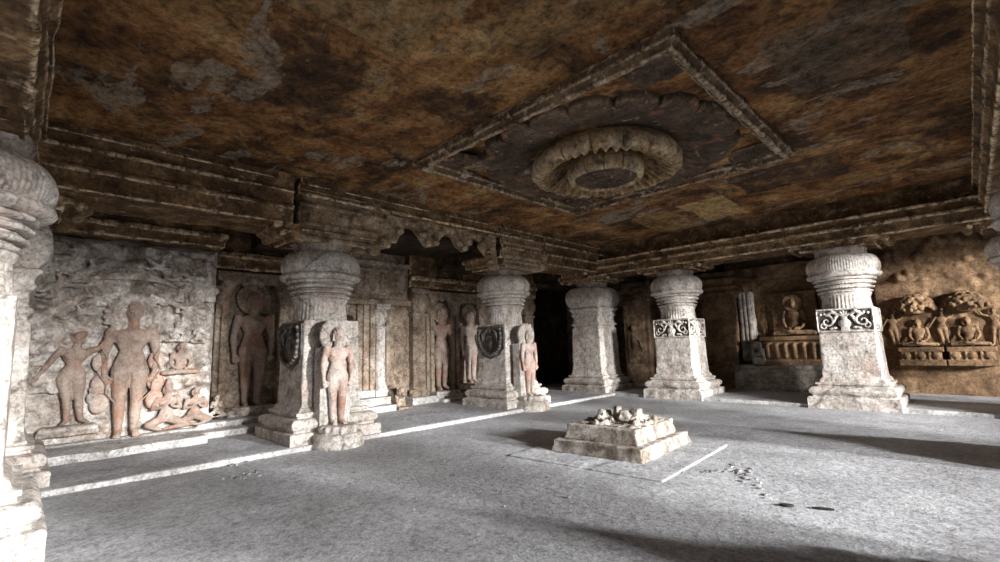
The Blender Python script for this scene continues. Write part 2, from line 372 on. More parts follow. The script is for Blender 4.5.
def grid_floor(name, x0, x1, y0, y1, z, step, amp, mat, thick=.3, sc=.9):
    nx, ny = int((x1-x0)/step), int((y1-y0)/step); vs = []; fs = []
    for j in range(ny+1):
        for i in range(nx+1):
            x, y = x0+(x1-x0)*i/nx, y0+(y1-y0)*j/ny
            e = min(i, nx-i, j, ny-j)
            h = noise.fractal(Vector((x*sc, y*sc, 1)), .9, 2, 6)*amp if e > 0 else 0
            vs.append((x, y, z+h))
    for j in range(ny):
        for i in range(nx): a = j*(nx+1)+i; fs.append((a, a+1, a+nx+2, a+nx+1))
    b = MB().add(vs, fs); 
    n = len(b.v)
    b.add([(x0, y0, z), (x1, y0, z), (x1, y1, z), (x0, y1, z), (x0, y0, z-thick), (x1, y0, z-thick), (x1, y1, z-thick), (x0, y1, z-thick)],
          [(0, 4, 5, 1), (1, 5, 6, 2), (2, 6, 7, 3), (3, 7, 4, 0), (4, 7, 6, 5)])
    return struct(done(b, name, mat))

grid_floor('floor', -11.4, 3.7, -3.3, 15.6, 0.0, .045, .008, M_FLOOR)
# low platform round the hall, its kerb chipped
m = MB().box(-11.2, -7.42, -3.2, 15.5, -.1, .065).box(-7.6, 3.5, 12.0, 15.5, -.1, .075)
struct(done(m, 'trim_1', M_FLOOR, voxel=.035, smooth=1, rough=(.006, 2.5, .03)))
struct(done(MB().box(-7.44, -7.395, -3.2, 12.0, -.05, .068), 'trim_2', M_STEP, voxel=.02, smooth=1, rough=(.005, 3, .02)))
struct(done(MB().box(-7.44, 3.5, 11.97, 12.01, -.05, .076), 'trim_3', M_STEP, voxel=.02, smooth=1, rough=(.005, 3, .02)))
# ceiling of the hall, rough hewn
def hewn_ceiling():
    x0, x1, y0, y1, st = -8.7, 1.3, -1.0, 13.0, .05
    nx, ny = int((x1-x0)/st), int((y1-y0)/st); vs = []; fs = []
    for j in range(ny+1):
        for i in range(nx+1):
            x, y = x0+(x1-x0)*i/nx, y0+(y1-y0)*j/ny
            h = noise.fractal(Vector((x*1.1, y*1.9, 4)), .9, 2, 5)*.030
            p = noise.noise(Vector((x*.55+3, y*.9, 8)))
            if p > .12: h += .030                      # shallow spalled sheets
            if p > .30: h += .022
            vs.append((x, y, 4.39+h))
    for j in range(ny):
        for i in range(nx): a = j*(nx+1)+i; fs.append((a, a+nx+1, a+nx+2, a+1))
    b = MB().add(vs, fs); b.box(x0-.3, x1+.3, y0-.3, y1+.3, 4.48, 4.8)
    return struct(done(b, 'ceiling', M_CEIL))
hewn_ceiling()
# aisle ceilings
slab('trim_4', -11.3, -8.6, -3.3, 15.6, 3.98, 4.3, M_AISLE_SHADE, .06, (.02, 1.5))
slab('trim_5', -11.3, 3.7, 12.9, 15.6, 3.98, 4.3, M_AISLE_SHADE, .06, (.02, 1.5))
slab('trim_6', 1.2, 3.7, -3.3, 13.0, 3.9, 4.3, M_AISLE_SHADE, .08, (.02, 1.5))
slab('trim_7', -11.3, 3.7, -3.3, -.95, 3.9, 4.3, M_AISLE_SHADE, .08, (.02, 1.5))

# walls
def rough_wall(name, boxes, mat, vox=.05, amp=.03, chips=.08):
    m = MB()
    for b in boxes: m.box(*b)
    return struct(done(m, name, mat, voxel=vox, smooth=1, rough=(amp, 1.3, chips)))
rough_wall('wall_left', [(-11.3, -10.72, 2.4, 4.75, -.1, 4.2), (-11.3, -10.72, 4.7, 5.75, 2.35, 4.2), (-11.3, -10.72, 5.7, 12.25, -.1, 4.2), (-11.3, -10.72, 12.2, 15.5, 3.75, 4.2),
                        (-11.3, -10.72, 15.1, 15.6, -.1, 4.2), (-11.3, -10.2, -3.3, 2.5, -.1, 4.2)], M_TAN)
rough_wall('wall_back', [(-11.3, -4.55, 15.15, 15.7, -.1, 4.2), (-4.6, -2.4, 15.3, 15.8, -.1, 4.2), (-2.45, 3.7, 15.15, 15.7, -.1, 4.2)], M_WBR)
slab('wall_front', -11.3, -3.4, -3.5, -3.2, -.1, 4.3, M_WBR)
slab('wall_front.001', -.2, 3.8, -3.5, -3.2, -.1, 4.3, M_WBR)
slab('wall_front.002', -3.4, -.2, -3.5, -3.2, 2.9, 4.3, M_WBR)  # doorway gap made up in the unseen front wall to let light in
# outer side: parapet below the wide cave mouth, lintel above
slab('wall_right', 3.45, 3.8, -3.3, 15.7, -.1, 1.02, M_WBR)
slab('wall_right.001', 3.45, 3.8, -3.3, 15.7, 3.55, 4.3, M_WBR)
slab('wall_right.002', 3.45, 3.8, 14.9, 15.7, .9, 3.7, M_WBR)
slab('wall_right.003', 3.45, 3.8, -3.3, -.8, .9, 3.7, M_WBR)
# dark cells behind the door and behind the corner opening
def cell(name, x0, x1, y0, y1, z1):
    m = MB()
    m.box(x0, x0+.2, y0-.2, y1+.2, -.1, z1+.2).box(x0, x1, y0-.2, y0, -.1, z1+.2).box(x0, x1, y1, y1+.2, -.1, z1+.2).box(x0, x1, y0, y1, z1, z1+.2).box(x0, x1, y0, y1, -.3, -.02)
    return struct(done(m, name, M_WBR))
cell('wall_cell', -14.5, -11.25, 4.4, 6.2, 2.9)
cell('wall_cell.001', -15.5, -11.25, 11.9, 15.4, 4.0)
# frieze band over the relief bays
m = MB()
m.box(-10.95, -10.45, 7.15, 12.3, 3.12, 4.2).box(-10.95, -10.35, 7.15, 12.3, 3.30, 3.42).box(-10.3, -9.78, -3.2, 2.55, 3.46, 4.2).box(-10.3, -9.70, -3.2, 2.6, 3.62, 3.72).box(-10.9, -10.45, 2.5, 5.3, 3.2, 4.2).box(-10.9, -10.3, 2.4, 5.3, 3.40, 3.52)
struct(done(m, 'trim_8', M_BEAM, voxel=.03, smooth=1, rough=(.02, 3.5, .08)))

# beams round the hall: profile (offset into the hall, z0, z1)
PROF = [(0.00, 3.60, 3.86), (.06, 3.84, 3.92), (.025, 3.92, 4.13), (.085, 4.11, 4.17), (.05, 4.17, 4.30), (.13, 4.29, 4.45)]
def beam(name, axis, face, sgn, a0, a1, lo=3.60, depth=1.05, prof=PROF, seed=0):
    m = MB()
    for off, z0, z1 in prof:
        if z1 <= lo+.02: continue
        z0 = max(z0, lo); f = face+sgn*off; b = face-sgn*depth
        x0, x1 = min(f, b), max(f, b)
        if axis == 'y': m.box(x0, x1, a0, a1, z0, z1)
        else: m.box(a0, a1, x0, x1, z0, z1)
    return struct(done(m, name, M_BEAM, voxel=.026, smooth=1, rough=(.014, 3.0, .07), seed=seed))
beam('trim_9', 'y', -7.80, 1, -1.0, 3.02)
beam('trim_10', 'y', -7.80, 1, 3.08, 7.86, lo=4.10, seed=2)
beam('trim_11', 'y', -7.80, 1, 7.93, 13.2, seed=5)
PB = [(0.0, 3.50, 3.72), (.07, 3.70, 3.78), (.02, 3.76, 3.92), (.10, 3.90, 3.97), (-.22, 3.95, 4.45)]
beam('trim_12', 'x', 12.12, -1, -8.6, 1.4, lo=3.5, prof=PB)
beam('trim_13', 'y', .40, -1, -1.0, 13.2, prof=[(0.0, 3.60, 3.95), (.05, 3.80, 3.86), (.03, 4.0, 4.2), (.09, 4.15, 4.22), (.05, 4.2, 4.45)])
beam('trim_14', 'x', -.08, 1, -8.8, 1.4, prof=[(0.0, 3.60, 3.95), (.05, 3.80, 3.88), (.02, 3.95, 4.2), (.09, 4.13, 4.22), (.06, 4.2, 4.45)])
# cross beams in the aisles
for i, (y0, y1) in enumerate(((-.9, .1), (3.2, 4.3), (8.1, 9.2), (12.2, 13.1))):
    struct(done(MB().box(-11.0, -8.7, y0, y1, 3.62, 4.1).box(-11.0, -8.7, y0-.06, y1+.06, 3.9, 4.1), 'trim_15' if not i else 'trim_15.%03d' % i, M_AISLE_SHADE, voxel=.04, smooth=1, rough=(.02, 2, .08), seed=i))
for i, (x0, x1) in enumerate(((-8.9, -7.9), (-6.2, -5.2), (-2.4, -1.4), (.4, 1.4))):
    struct(done(MB().box(x0, x1, 13.0, 15.3, 3.52, 4.1).box(x0-.06, x1+.06, 13.0, 15.3, 3.85, 4.1), 'trim_16' if not i else 'trim_16.%03d' % i, M_AISLE_SHADE, voxel=.04, smooth=1, rough=(.02, 2, .08), seed=i+7))

# ------------------------------------------------------------------ pillars
def plinth_mb(k=1.0):
    m = MB()
    m.loft([(-.02, .78, 1, 0, 0), (.22, .78, 1, 0, 0), (.235, .765, 1, 0, 0), (.24, .69, 1, 0, 0), (.275, .69, 1, 0, 0), (.285, .72, 1, 0, 0), (.32, .745, 1, 0, 0), (.36, .75, 1, 0, 0), (.40, .735, 1, 0, 0), (.435, .69, 1, 0, 0),
            (.44, .60, 1, 0, 0), (.475, .60, 1, 0, 0), (.48, .63, 1, 0, 0), (.525, .63, 1, 0, 0), (.53, .57, 1, 0, 0), (.58, .56, 1, 0, 0), (.62, .52, 1, 0, 0)], 160)
    return m
def capital_rings():
    m = MB(); N = 192
    m.loft([(1.98, .47, .25, 0, 0), (2.02, .465, .12, .0, 0), (2.06, .46, .0, .018, 40), (2.30, .435, 0, .018, 40), (2.34, .45, 0, 0, 0), (2.40, .47, 0, 0, 0), (2.42, .44, 0, 0, 0)], N)
    z = 2.41
    for r, h, fd in ((.50, .05, .0), (.44, .035, .01), (.53, .05, .012), (.47, .04, .0), (.56, .055, .014), (.50, .035, 0), (.58, .06, .0)):
        m.loft([(z, r-.03, 0, 0, 0), (z+h*.25, r, 0, fd, 60), (z+h*.75, r, 0, fd, 60), (z+h, r-.03, 0, 0, 0)], N); z += h
    return m, z
def bulb_mb(N=336, a=.68, q=0.0, z0=2.73, z1=3.24):
    rg = []
    for i in range(17):
        t = i/16; ang = -PI/2+PI*t
        r = a*(.70+.30*max(0, math.cos(ang))**.55)
        rg.append((z0+(z1-z0)*t, r, q, .013 if .25 < t < .9 else 0, 84))
    return MB().loft(rg, N).loft([(z0+.0, a*.86, 0, 0, 0), (z0+.02, a*.98, 0, 0, 0), (z0+.06, a*1.015, 0, 0, 0), (z0+.10, a*.99, 0, 0, 0), (z0+.12, a*.9, 0, 0, 0)], N)

proto = {}; SUB = []
def shaft(kind):
    m = MB()
    if kind == 'vase':
        m.loft([(.55, .53, 1, 0, 0), (.66, .51, 1, 0, 0), (1.58, .485, 1, 0, 0), (1.60, .47, 1, 0, 0), (2.02, .47, 1, 0, 0)], 120)
    else:
        m.loft([(.55, .53, 1, 0, 0), (.66, .51, 1, 0, 0), (1.99, .485, 1, 0, 0)], 120)
        m.box(-.49, .49, -.49, .49, 1.96, 2.02)
    return m

def volute(m, cx, cz, y, r, turn, n=26, w=.028):
    pts = []; rs = []
    for i in range(n):
        t = i/(n-1); a = turn*(t*2.4*PI)+PI/2; rr = r*(1-.86*t)
        pts.append((cx+rr*math.cos(a), y, cz+rr*math.sin(a))); rs.append(w*(1-.5*t))
    m.chain(pts, rs, n=8)
def foliage_frame():
    m = MB()
    return m.box(-.50, .50, -.515, -.46, 1.565, 1.605).box(-.50, .50, -.515, -.46, 2.03, 2.07).box(-.50, -.47, -.515, -.46, 1.58, 2.06).box(.47, .50, -.515, -.46, 1.58, 2.06)
def foliage_scroll(sg):
    m = MB(); y = -.49
    volute(m, sg*.31, 1.80, y, .135, sg); volute(m, sg*.37, 1.70, y, .07, -sg, w=.02)
    m.chain([(sg*.10, y, 1.93), (sg*.20, y-.02, 2.0), (sg*.31, y, 1.94)], [.035, .04, .03])
    m.chain([(sg*.08, y, 1.95), (sg*.15, y-.01, 1.88), (sg*.18, y, 1.78)], [.03, .03, .015])
    for k in range(4): m.ell((sg*(.20+.07*k), y-.005, 1.985-.01*k), (.032, .03, .032), n=8, m=6)
    m.ell((sg*.18, y, 1.66), (.05, .03, .03)); m.ell((sg*.25, y, 1.645), (.04, .03, .025)); m.ell((sg*.22, y, 1.66), (.05, .03, .02))
    return m
def foliage_vase():
    m = MB(); y = -.49
    m.ell((0, y, 1.75), (.115, .06, .10)); m.ell((0, y, 1.86), (.065, .05, .03)); m.box(-.07, .07, -.53, -.46, 1.60, 1.68)
    for k in range(5): a = PI*(.15+.7*k/4); m.cap((0, y, 1.88), .03, (.10*math.cos(a), y-.02, 1.88+.13*math.sin(a)), .018)
    return m
def garland_niche():
    """dark relief on the -Y face: small dancer inside a beaded, drooping garland"""
    m = MB(); y = -.525
    m.box(-.46, .46, -.535, -.46, 1.90, 1.965); m.box(-.47, -.40, -.53, -.46, 1.45, 1.95); m.box(.40, .47, -.53, -.46, 1.45, 1.95)
    for sg in (-1, 1):
        pts = [(sg*.36, y, 1.90), (sg*.38, y-.01, 1.65), (sg*.33, y-.01, 1.45), (sg*.20, y-.01, 1.33), (0, y-.01, 1.27)]
        m.chain(pts, [.04, .045, .045, .045, .05])
        for i in range(10):
            t = i/9; a = pts[min(3, int(t*4))]; b = pts[min(4, int(t*4)+1)]; u = t*4-int(t*4) if t < 1 else 1
            m.ell((a[0]+(b[0]-a[0])*u+sg*.02, y-.03, a[2]+(b[2]-a[2])*u), .035, n=8, m=6)
        m.chain([(sg*.14, y, 1.88), (sg*.24, y-.02, 1.78), (sg*.26, y, 1.62)], [.03, .04, .02])
    m.prism([(-.478, 1.985), (-.478, 1.48), (-.34, 1.28), (0, 1.16), (.34, 1.28), (.478, 1.48), (.478, 1.985)][::-1], 'y', -.508, -.46)
    fig(m, dict(SWAY), .56, (0, -.50, 1.33), dep=.8, fem=True, fingers=False, crown='bun')
    return m

def bracket_mb(rots=(0,), half=.86):
    """corbel block that carries the beams, with rolled ends"""
    m = MB()
    for rot in rots:
        def bx(l, w, z0, z1):
            m.box(-w, w, -l, l, z0, z1) if rot == 0 else m.box(-l, l, -w, w, z0, z1)
        bx(half*.80, .45, 3.36, 3.47); bx(half*.98, .47, 3.45, 3.52); bx(half*.88, .44, 3.50, 3.62); bx(half*1.02, .46, 3.58, 3.64)
        for sg in (-1, 1):
            for k in range(2):
                l = half*(.98+.10*k); z = 3.47+.11*k
                if rot == 0: m.cap((-.40, sg*l, z), .085, (.40, sg*l, z), .085, n=14)
                else: m.cap((sg*l, -.40, z), .085, (sg*l, .40, z), .085, n=14)
    return m

def make_pillar(kind, loc, label, brackets=True, seed=0, k=1.0):
    key = kind
    t = thing('stone_pillar', label, 'pillar', loc, 0, None)
    if key not in proto:
        P = {}
        P['plinth'] = done(plinth_mb(), 'plinth', M_PIL, voxel=.015, smooth=1, rough=(.008, 4, .05), seed=seed).data
        if kind == 'corner':
            m = MB(); m.loft([(.55, .56, 1, 0, 0), (.68, .53, 1, 0, 0), (1.95, .50, 1, 0, 0), (1.97, .46, 1, 0, 0), (2.02, .46, 1, 0, 0), (2.04, .51, 1, 0, 0), (2.10, .51, 1, 0, 0), (2.12, .465, 1, 0, 0),
                    (2.30, .455, 1, 0, 0), (2.33, .50, 1, 0, 0), (2.38, .52, 1, 0, 0), (2.40, .48, 1, 0, 0), (2.50, .52, 1, 0, 0), (2.54, .56, 1, 0, 0), (2.58, .53, 1, 0, 0)], 120)
            P['shaft'] = done(m, 'shaft', M_PIL, voxel=.022, smooth=1, rough=(.007, 4, .03)).data
            rg = []
            for i in range(17):
                tt = i/16; ang = -PI/2+PI*tt; rg.append((2.56+.66*tt, .64*(.74+.26*max(0, math.cos(ang))**.6), .86, .014 if .1 < tt < .9 else 0, 72))
            P['cushion_capital'] = done(MB().loft(rg, 288), 'cushion_capital', M_PIL, rough=(.008, 3, .04)).data
        else:
            P['shaft'] = done(shaft(kind), 'shaft', M_PIL, voxel=.022, smooth=1, rough=(.007, 4, .03)).data
            m, z = capital_rings(); P['ringed_neck'] = done(m, 'ringed_neck', M_PIL, rough=(.006, 5, .02)).data
            P['cushion_capital'] = done(bulb_mb(), 'cushion_capital', M_PIL, rough=(.010, 3, .05)).data
        P['abacus'] = done(MB().loft([(3.20, .47, 0, 0, 0), (3.23, .48, 0, 0, 0), (3.33, .47, 0, 0, 0), (3.38, .50, .6, 0, 0)], 96), 'abacus', M_PBAND, rough=(.008, 4)).data
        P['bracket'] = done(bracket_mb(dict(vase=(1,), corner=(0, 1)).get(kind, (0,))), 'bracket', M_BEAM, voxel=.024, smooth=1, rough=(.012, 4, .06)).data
        if kind == 'vase':
            P['foliage_panel'] = done(foliage_frame(), 'foliage_panel', M_PIL, voxel=.012, smooth=1, rough=(.003, 9)).data
            SUB[:] = [('scroll', done(foliage_scroll(-1), 'scroll', M_PIL, voxel=.010, smooth=1, rough=(.003, 9)).data), ('scroll', done(foliage_scroll(1), 'scroll', M_PIL, voxel=.010, smooth=1, rough=(.003, 9)).data),
                      ('vase', done(foliage_vase(), 'vase', M_PIL, voxel=.010, smooth=1, rough=(.003, 9)).data)]
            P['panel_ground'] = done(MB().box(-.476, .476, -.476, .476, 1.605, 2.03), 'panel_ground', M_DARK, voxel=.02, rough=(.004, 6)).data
        if kind == 'statue':
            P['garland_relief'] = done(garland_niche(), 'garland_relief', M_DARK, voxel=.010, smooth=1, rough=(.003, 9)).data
        for o in [o for o in bpy.data.objects if o.parent is None and o.type == 'MESH' and o.data in list(P.values())+[q[1] for q in SUB]]: bpy.data.objects.remove(o)
        proto[key] = P
    P = proto[key]
    for nm, me in P.items():
        if nm == 'bracket' and not brackets: continue
        o = bpy.data.objects.new(nm, me); COL.objects.link(o); o.parent = t
        if nm == 'bracket' and brackets == 'x': o.rotation_euler = (0, 0, PI/2)
        if nm == 'garland_relief': o['label'] = 'blackened garland and dancer relief on the shaft'
        if nm == 'foliage_panel': o['label'] = 'band of leafy scrolls and a vase'
        if nm == 'foliage_panel':
            c = bpy.data.objects.new(nm, me); COL.objects.link(c); c.parent = t; c.rotation_euler = (0, 0, PI/2); c['label'] = o['label']
            for par in (o, c):
                for sn, sm in SUB: d = bpy.data.objects.new(sn, sm); COL.objects.link(d); d.parent = par
    return t

make_pillar('statue', (-8.28, 3.74, 0), 'round-headed stone pillar carrying the taller reddish standing figure, beside the vine-clad relief wall')
make_pillar('statue', (-8.42, 8.62, 0), 'round-headed stone pillar carrying a standing figure, between the twin wall niches and the black opening')
make_pillar('corner', (-8.42, 12.67, 0), 'square corner pillar with square cushion head, no figure, beside the black opening')
make_pillar('vase', (-5.68, 12.67, 0), 'back-row pillar with a scroll panel, standing beside the square corner pillar')
make_pillar('vase', (-1.88, 12.67, 0), 'pale back-row pillar with black-and-white scroll band, in front of the canopied seated pair')
make_pillar('vase', (1.02, 12.67, 0), 'corner pillar cut by the picture edge, at the open side of the back row')
make_pillar('statue', (-5.86, -.55, 0), 'very bright pillar cut off by the picture edge, bulbous head close to the camera', brackets='x')
make_pillar('corner', (-8.40, -.45, 0), 'pillar mostly hidden behind the bright cut-off pillar, by the relief wall')
make_pillar('statue', (1.0, 3.74, 0), 'pillar on the cave-mouth side, closer to the camera of the two')
make_pillar('statue', (1.0, 8.35, 0), 'pillar on the cave-mouth side whose shadow crosses the floor')

# statues that stand against the pillars' hall faces
def pillar_statue(loc, label, h, seed, headh=True, rad=.40):
    t = thing('standing_figure', label, 'statue', loc, PI/2)
    b = MB(); b.loft([(-.02, rad, 0, 0, 0), (.06, rad, 0, 0, 0), (.10, rad*.93, 0, 0, 0), (.16, rad*.97, 0, 0, 0), (.21, rad*.88, 0, 0, 0)], 64)
    b.box(-rad*.9, rad*.9, -.05, .34, -.02, .20)
    lotus_base(b, (0, 0), rad*.72, .20, .13)
    done(b, 'lotus_pedestal', M_PIL, t, voxel=.016, smooth=1, rough=(.006, 5, .03), seed=seed)
    m = MB(); fig(m, STAND, h, (0, .06, .32)); 
    done(m, 'figure_body', M_STAT, t, voxel=.009, smooth=1, rough=(.003, 8), seed=seed)
    s = MB(); s.box(-.26, .26, .12, .36, .2, .32+h*.80).box(-.20, .20, .10, .36, .2, .32+h*.45)
    halo(s, (0, .32+h*.93), .27, .16, .05, bumps=16)
    done(s, 'backing_halo', M_PIL, t, voxel=.018, smooth=1, rough=(.006, 5, .02), seed=seed)
    return t
pillar_statue((-7.36, 3.66, 0), 'reddish nude haloed figure standing against the hall face of the first full pillar', 1.55, 1)
pillar_statue((-7.45, 8.50, 0), 'slim pale nude haloed figure standing against the pillar by the black opening', 1.52, 4, rad=.40)

# ------------------------------------------------------------------ ceiling lotus
def ceiling_lotus():
    cx, cy = -3.76, 6.2
    t = thing('ceiling_lotus', 'huge carved lotus medallion in a square frame hanging under the ceiling', 'ceiling carving', (cx, cy, 4.40))
    def ring(a0, a1, z0, z1, m):
        m.box(-a1, a1, -a1, -a0, z0, z1).box(-a1, a1, a0, a1, z0, z1).box(-a1, -a0, -a1, a1, z0, z1).box(a0, a1, -a1, a1, z0, z1)
    m = MB(); ring(1.98, 2.06, -.15, .05, m); ring(2.04, 2.12, -.08, .05, m); ring(1.90, 2.0, -.07, .05, m)
    done(m, 'square_frame', M_LOTUSF, t, voxel=.022, smooth=1, rough=(.016, 4, .08))
    # corner leaf scrolls inside the frame
    for sx in (-1, 1):
        for sy in (-1, 1):
            c = MB(); c.box(min(sx*1.38, sx*1.92), max(sx*1.38, sx*1.92), min(sy*1.38, sy*1.92), max(sy*1.38, sy*1.92), -.03, .03)
            for k in range(9):
                u = random.uniform(1.42, 1.85); v = random.uniform(1.42, 1.85)
                c.chain([(sx*u, sy*v, -.03), (sx*(u-.10), sy*(v+.05), -.05), (sx*(u-.12), sy*(v-.08), -.03)], [.035, .045, .03])
            done(c, 'corner_scroll', M_LOTUS, t, voxel=.022, smooth=1, rough=(.01, 4), seed=sx+3*sy)
    def surf(name, prof, n, petals, mat, scal, flut, nfl, rough=(.006, 4), ph=0):
        """prof: (r, z, weight of scallop, weight of fluting)"""
        vs = []
        for r, z, ws, wf in prof:
            for i in range(n):
                a = 2*PI*i/n; u = abs(math.sin(petals*a/2+ph)); 
                rr = r*(1+scal*ws*(u**.45-1)); zz = z+flut*wf*(.5-.5*math.cos(nfl*a))-.035*ws*0
                groove = math.exp(-(u/.10)**2)*.045*max(ws, .25)
                vs.append((rr*math.cos(a), rr*math.sin(a), zz+groove))
        fs = []
        for j in range(len(prof)-1):
            for i in range(n): k = (i+1) % n; fs.append((j*n+i, (j+1)*n+i, (j+1)*n+k, j*n+k))
        return done(MB().add(vs, fs), name, mat, t, rough=rough)
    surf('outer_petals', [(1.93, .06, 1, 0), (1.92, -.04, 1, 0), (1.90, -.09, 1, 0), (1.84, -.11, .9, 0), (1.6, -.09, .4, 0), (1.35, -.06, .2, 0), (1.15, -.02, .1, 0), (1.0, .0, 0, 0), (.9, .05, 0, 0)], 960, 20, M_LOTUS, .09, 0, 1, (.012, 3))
    surf('middle_petals', [(1.02, .0, 0, 0), (1.10, -.08, .2, 0), (1.15, -.18, .5, 0), (1.14, -.29, .8, 0), (1.08, -.345, 1, .2), (1.00, -.355, .8, .6), (.90, -.30, .2, 1), (.76, -.20, 0, 1), (.66, -.12, 0, 1), (.60, -.07, 0, .5), (.52, .0, 0, 0)], 1152, 16, M_LOTUSL, .07, .13, 44, (.006, 4))
    surf('inner_petals', [(.48, .0, 0, 0), (.54, -.10, .3, 0), (.585, -.22, .5, 0), (.585, -.34, .8, 0), (.55, -.40, 1, 0), (.50, -.405, .8, 0), (.46, -.36, .2, 0), (.44, -.32, 0, 0)], 480, 12, M_LOTUSL, .08, 0, 1, (.006, 5))
    s = MB(); s.loft([(-.39, .40, 0, 0, 0), (-.38, .47, 0, 0, 0), (-.1, .47, 0, 0, 0)], 64)
    for rr, nn in ((.0, 1), (.13, 7), (.26, 13), (.37, 21)):
        for i in range(nn): a = 2*PI*i/nn; s.ell((rr*math.cos(a), rr*math.sin(a), -.395), (.04, .04, .025), n=8, m=6)
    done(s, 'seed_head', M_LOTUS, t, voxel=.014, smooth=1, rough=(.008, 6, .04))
ceiling_lotus()

# ------------------------------------------------------------------ garland arch between the first two full pillars
def torana():
    t = thing('carved_garland_arch', 'broken scalloped stone garland hanging under the beam between the two figure pillars', 'carving', (-7.95, 6.0, 4.15))
    m = MB()
    pts = []; rs = []
    # looped garland hanging from the beam: u along y (relative), z relative
    prof = [(-1.35, -.12), (-1.15, -.42), (-1.0, -.50), (-.85, -.30), (-.72, -.12), (-.5, -.10), (-.30, -.28), (-.15, -.45), (.05, -.42), (.18, -.2), (.35, -.08), (.55, -.12), (.70, -.34), (.85, -.44), (.98, -.28), (1.1, -.1), (1.3, -.06), (1.5, -.2)]
    for (u, z), nx in zip(prof[:-1], prof[1:]): m.cap((0, u, z), .10, (0, nx[0], nx[1]), .10)
    for i, (u, z) in enumerate(prof):
        m.cap((0, u, z), .09, (0, u, .0), .12, n=8); m.ell((.09, u, z-.03), (.06, .09, .07)); m.ell((.07, u+.05, z/2), (.05, .07, .06))
    m.box(-.14, .10, -1.4, 1.85, -.08, .12)
    done(m, 'garland', M_CORB, t, voxel=.024, smooth=1, rough=(.016, 4, .06))
    for sg, y, nm in ((1, 1.62, 0), (-1, -1.30, 1)):
        h = MB()                                          # sea-monster head bracket leaning on the capital
        h.chain([(0, y+.05, .0), (0, y+.20*sg*.2, -.25), (.02, y+.10*sg, -.50), (.02, y+.16*sg, -.74)], [.18, .20, .17, .13])
        h.chain([(.05, y-.10*sg, -.15), (.06, y-.22*sg, -.34), (.05, y-.16*sg, -.52)], [.10, .11, .06])
        for k in range(7): h.ell((.15, y+.08*sg*math.sin(k), -.08-.10*k), (.06, .09, .055))
        h.ell((.16, y+.02, -.38), .07); h.ell((.10, y+.14*sg, -.80), (.12, .13, .09))
        done(h, 'monster_head', M_CORB, t, voxel=.02, smooth=1, rough=(.012, 5, .05), seed=nm)
torana()
# long corbel blocks over the two figure pillars, hall face carved in bands
def long_corbel(y0, y1, label):
    t = MB(); x = -7.74
    t.box(-8.7, x, y0, y1-.28, 3.98, 4.24).box(-8.7, x-.03, y0, y1-.12, 3.66, 3.95).box(-8.7, x+.04, y0, y1-.2, 3.93, 4.0).box(-8.7, x-.06, y0+.05, y1-.25, 3.42, 3.68).box(-8.7, x, y0, y1-.15, 3.62, 3.68)
    t.box(-8.7, x-.01, y0+.05, y1-.35, 3.52, 3.56).box(-8.7, x-.02, y0+.1, y1-.3, 3.36, 3.44)
    for k, (yy, z, r) in enumerate(((y1-.16, 3.80, .17), (y1-.20, 3.52, .13), (y1-.34, 4.10, .13))): t.cap((-8.5, yy, z), r, (x-.06, yy, z), r, n=16)
    for k in range(9): t.ell((x+.0, y1-.12+.03*math.sin(k*2), 3.46+.08*k), (.05, .07, .05))
    o = done(t, 'corbel_block', M_CORB, voxel=.022, smooth=1, rough=(.012, 4, .05), seed=y0); tag(o, label, 'corbel')
long_corbel(3.10, 4.90, 'long banded stone corbel with rolled end above the first full pillar')
long_corbel(7.98, 9.65, 'long banded stone corbel above the pillar by the black opening')

# ------------------------------------------------------------------ pedestal in the middle of the hall
def pedestal():
    t = thing('stepped_pedestal', 'square stepped stone pedestal with broken sculpture stumps on top, middle of the floor', 'pedestal', (-3.75, 6.20, 0), .055)
    m = MB().box(-1.0, 1.16, -1.36, .90, -.05, .020)
    done(m, 'ground_slab', M_FLOOR, t, voxel=.018, rough=(.004, 5, .03))
    m = MB().box(-.69, .69, -.82, .80, .01, .15, .04, .04).box(-.66, .66, -.79, .77, .13, .18)
    done(m, 'lower_tier', M_PED, t, voxel=.014, smooth=1, rough=(.007, 5, .04))
    m = MB().box(-.56, .56, -.66, .62, .17, .33, .05, .05).box(-.525, .525, -.625, .585, .31, .37)
    done(m, 'upper_tier', M_PED, t, voxel=.014, smooth=1, rough=(.008, 5, .05), seed=3)
    rq = random.Random(11); m = MB().box(-.48, .48, -.52, .54, .34, .385)
    for i in range(46):
        a = rq.uniform(0, 2*PI); r = .47*math.sqrt(rq.random()); c = (r*math.cos(a), r*math.sin(a)*1.08, .38); q = rq.uniform(.04, .09)*(1.25-r)
        rot = Matrix.Rotation(rq.uniform(-.7, .7), 3, 'X') @ Matrix.Rotation(rq.uniform(0, 3), 3, 'Z')
        m.ell(c, (q*1.5, q, rq.uniform(.04, .10)*(1.2-r)), n=5, m=4, rot=rot)
    for x, y, h_, w_ in ((-.22, -.12, .17, .10), (-.10, .10, .19, .08), (.06, -.02, .15, .09), (.20, .12, .17, .09), (.02, .26, .14, .09), (-.30, .12, .12, .08), (.28, -.16, .10, .09)):
        m.box(x-w_, x+w_, y-w_*.8, y+w_*.8, .36, .37+h_, w_*.35, w_*.3, rot=x*7)
    done(m, 'broken_stumps', M_PED, t, voxel=.014, rough=(.016, 9, .10))
pedestal()

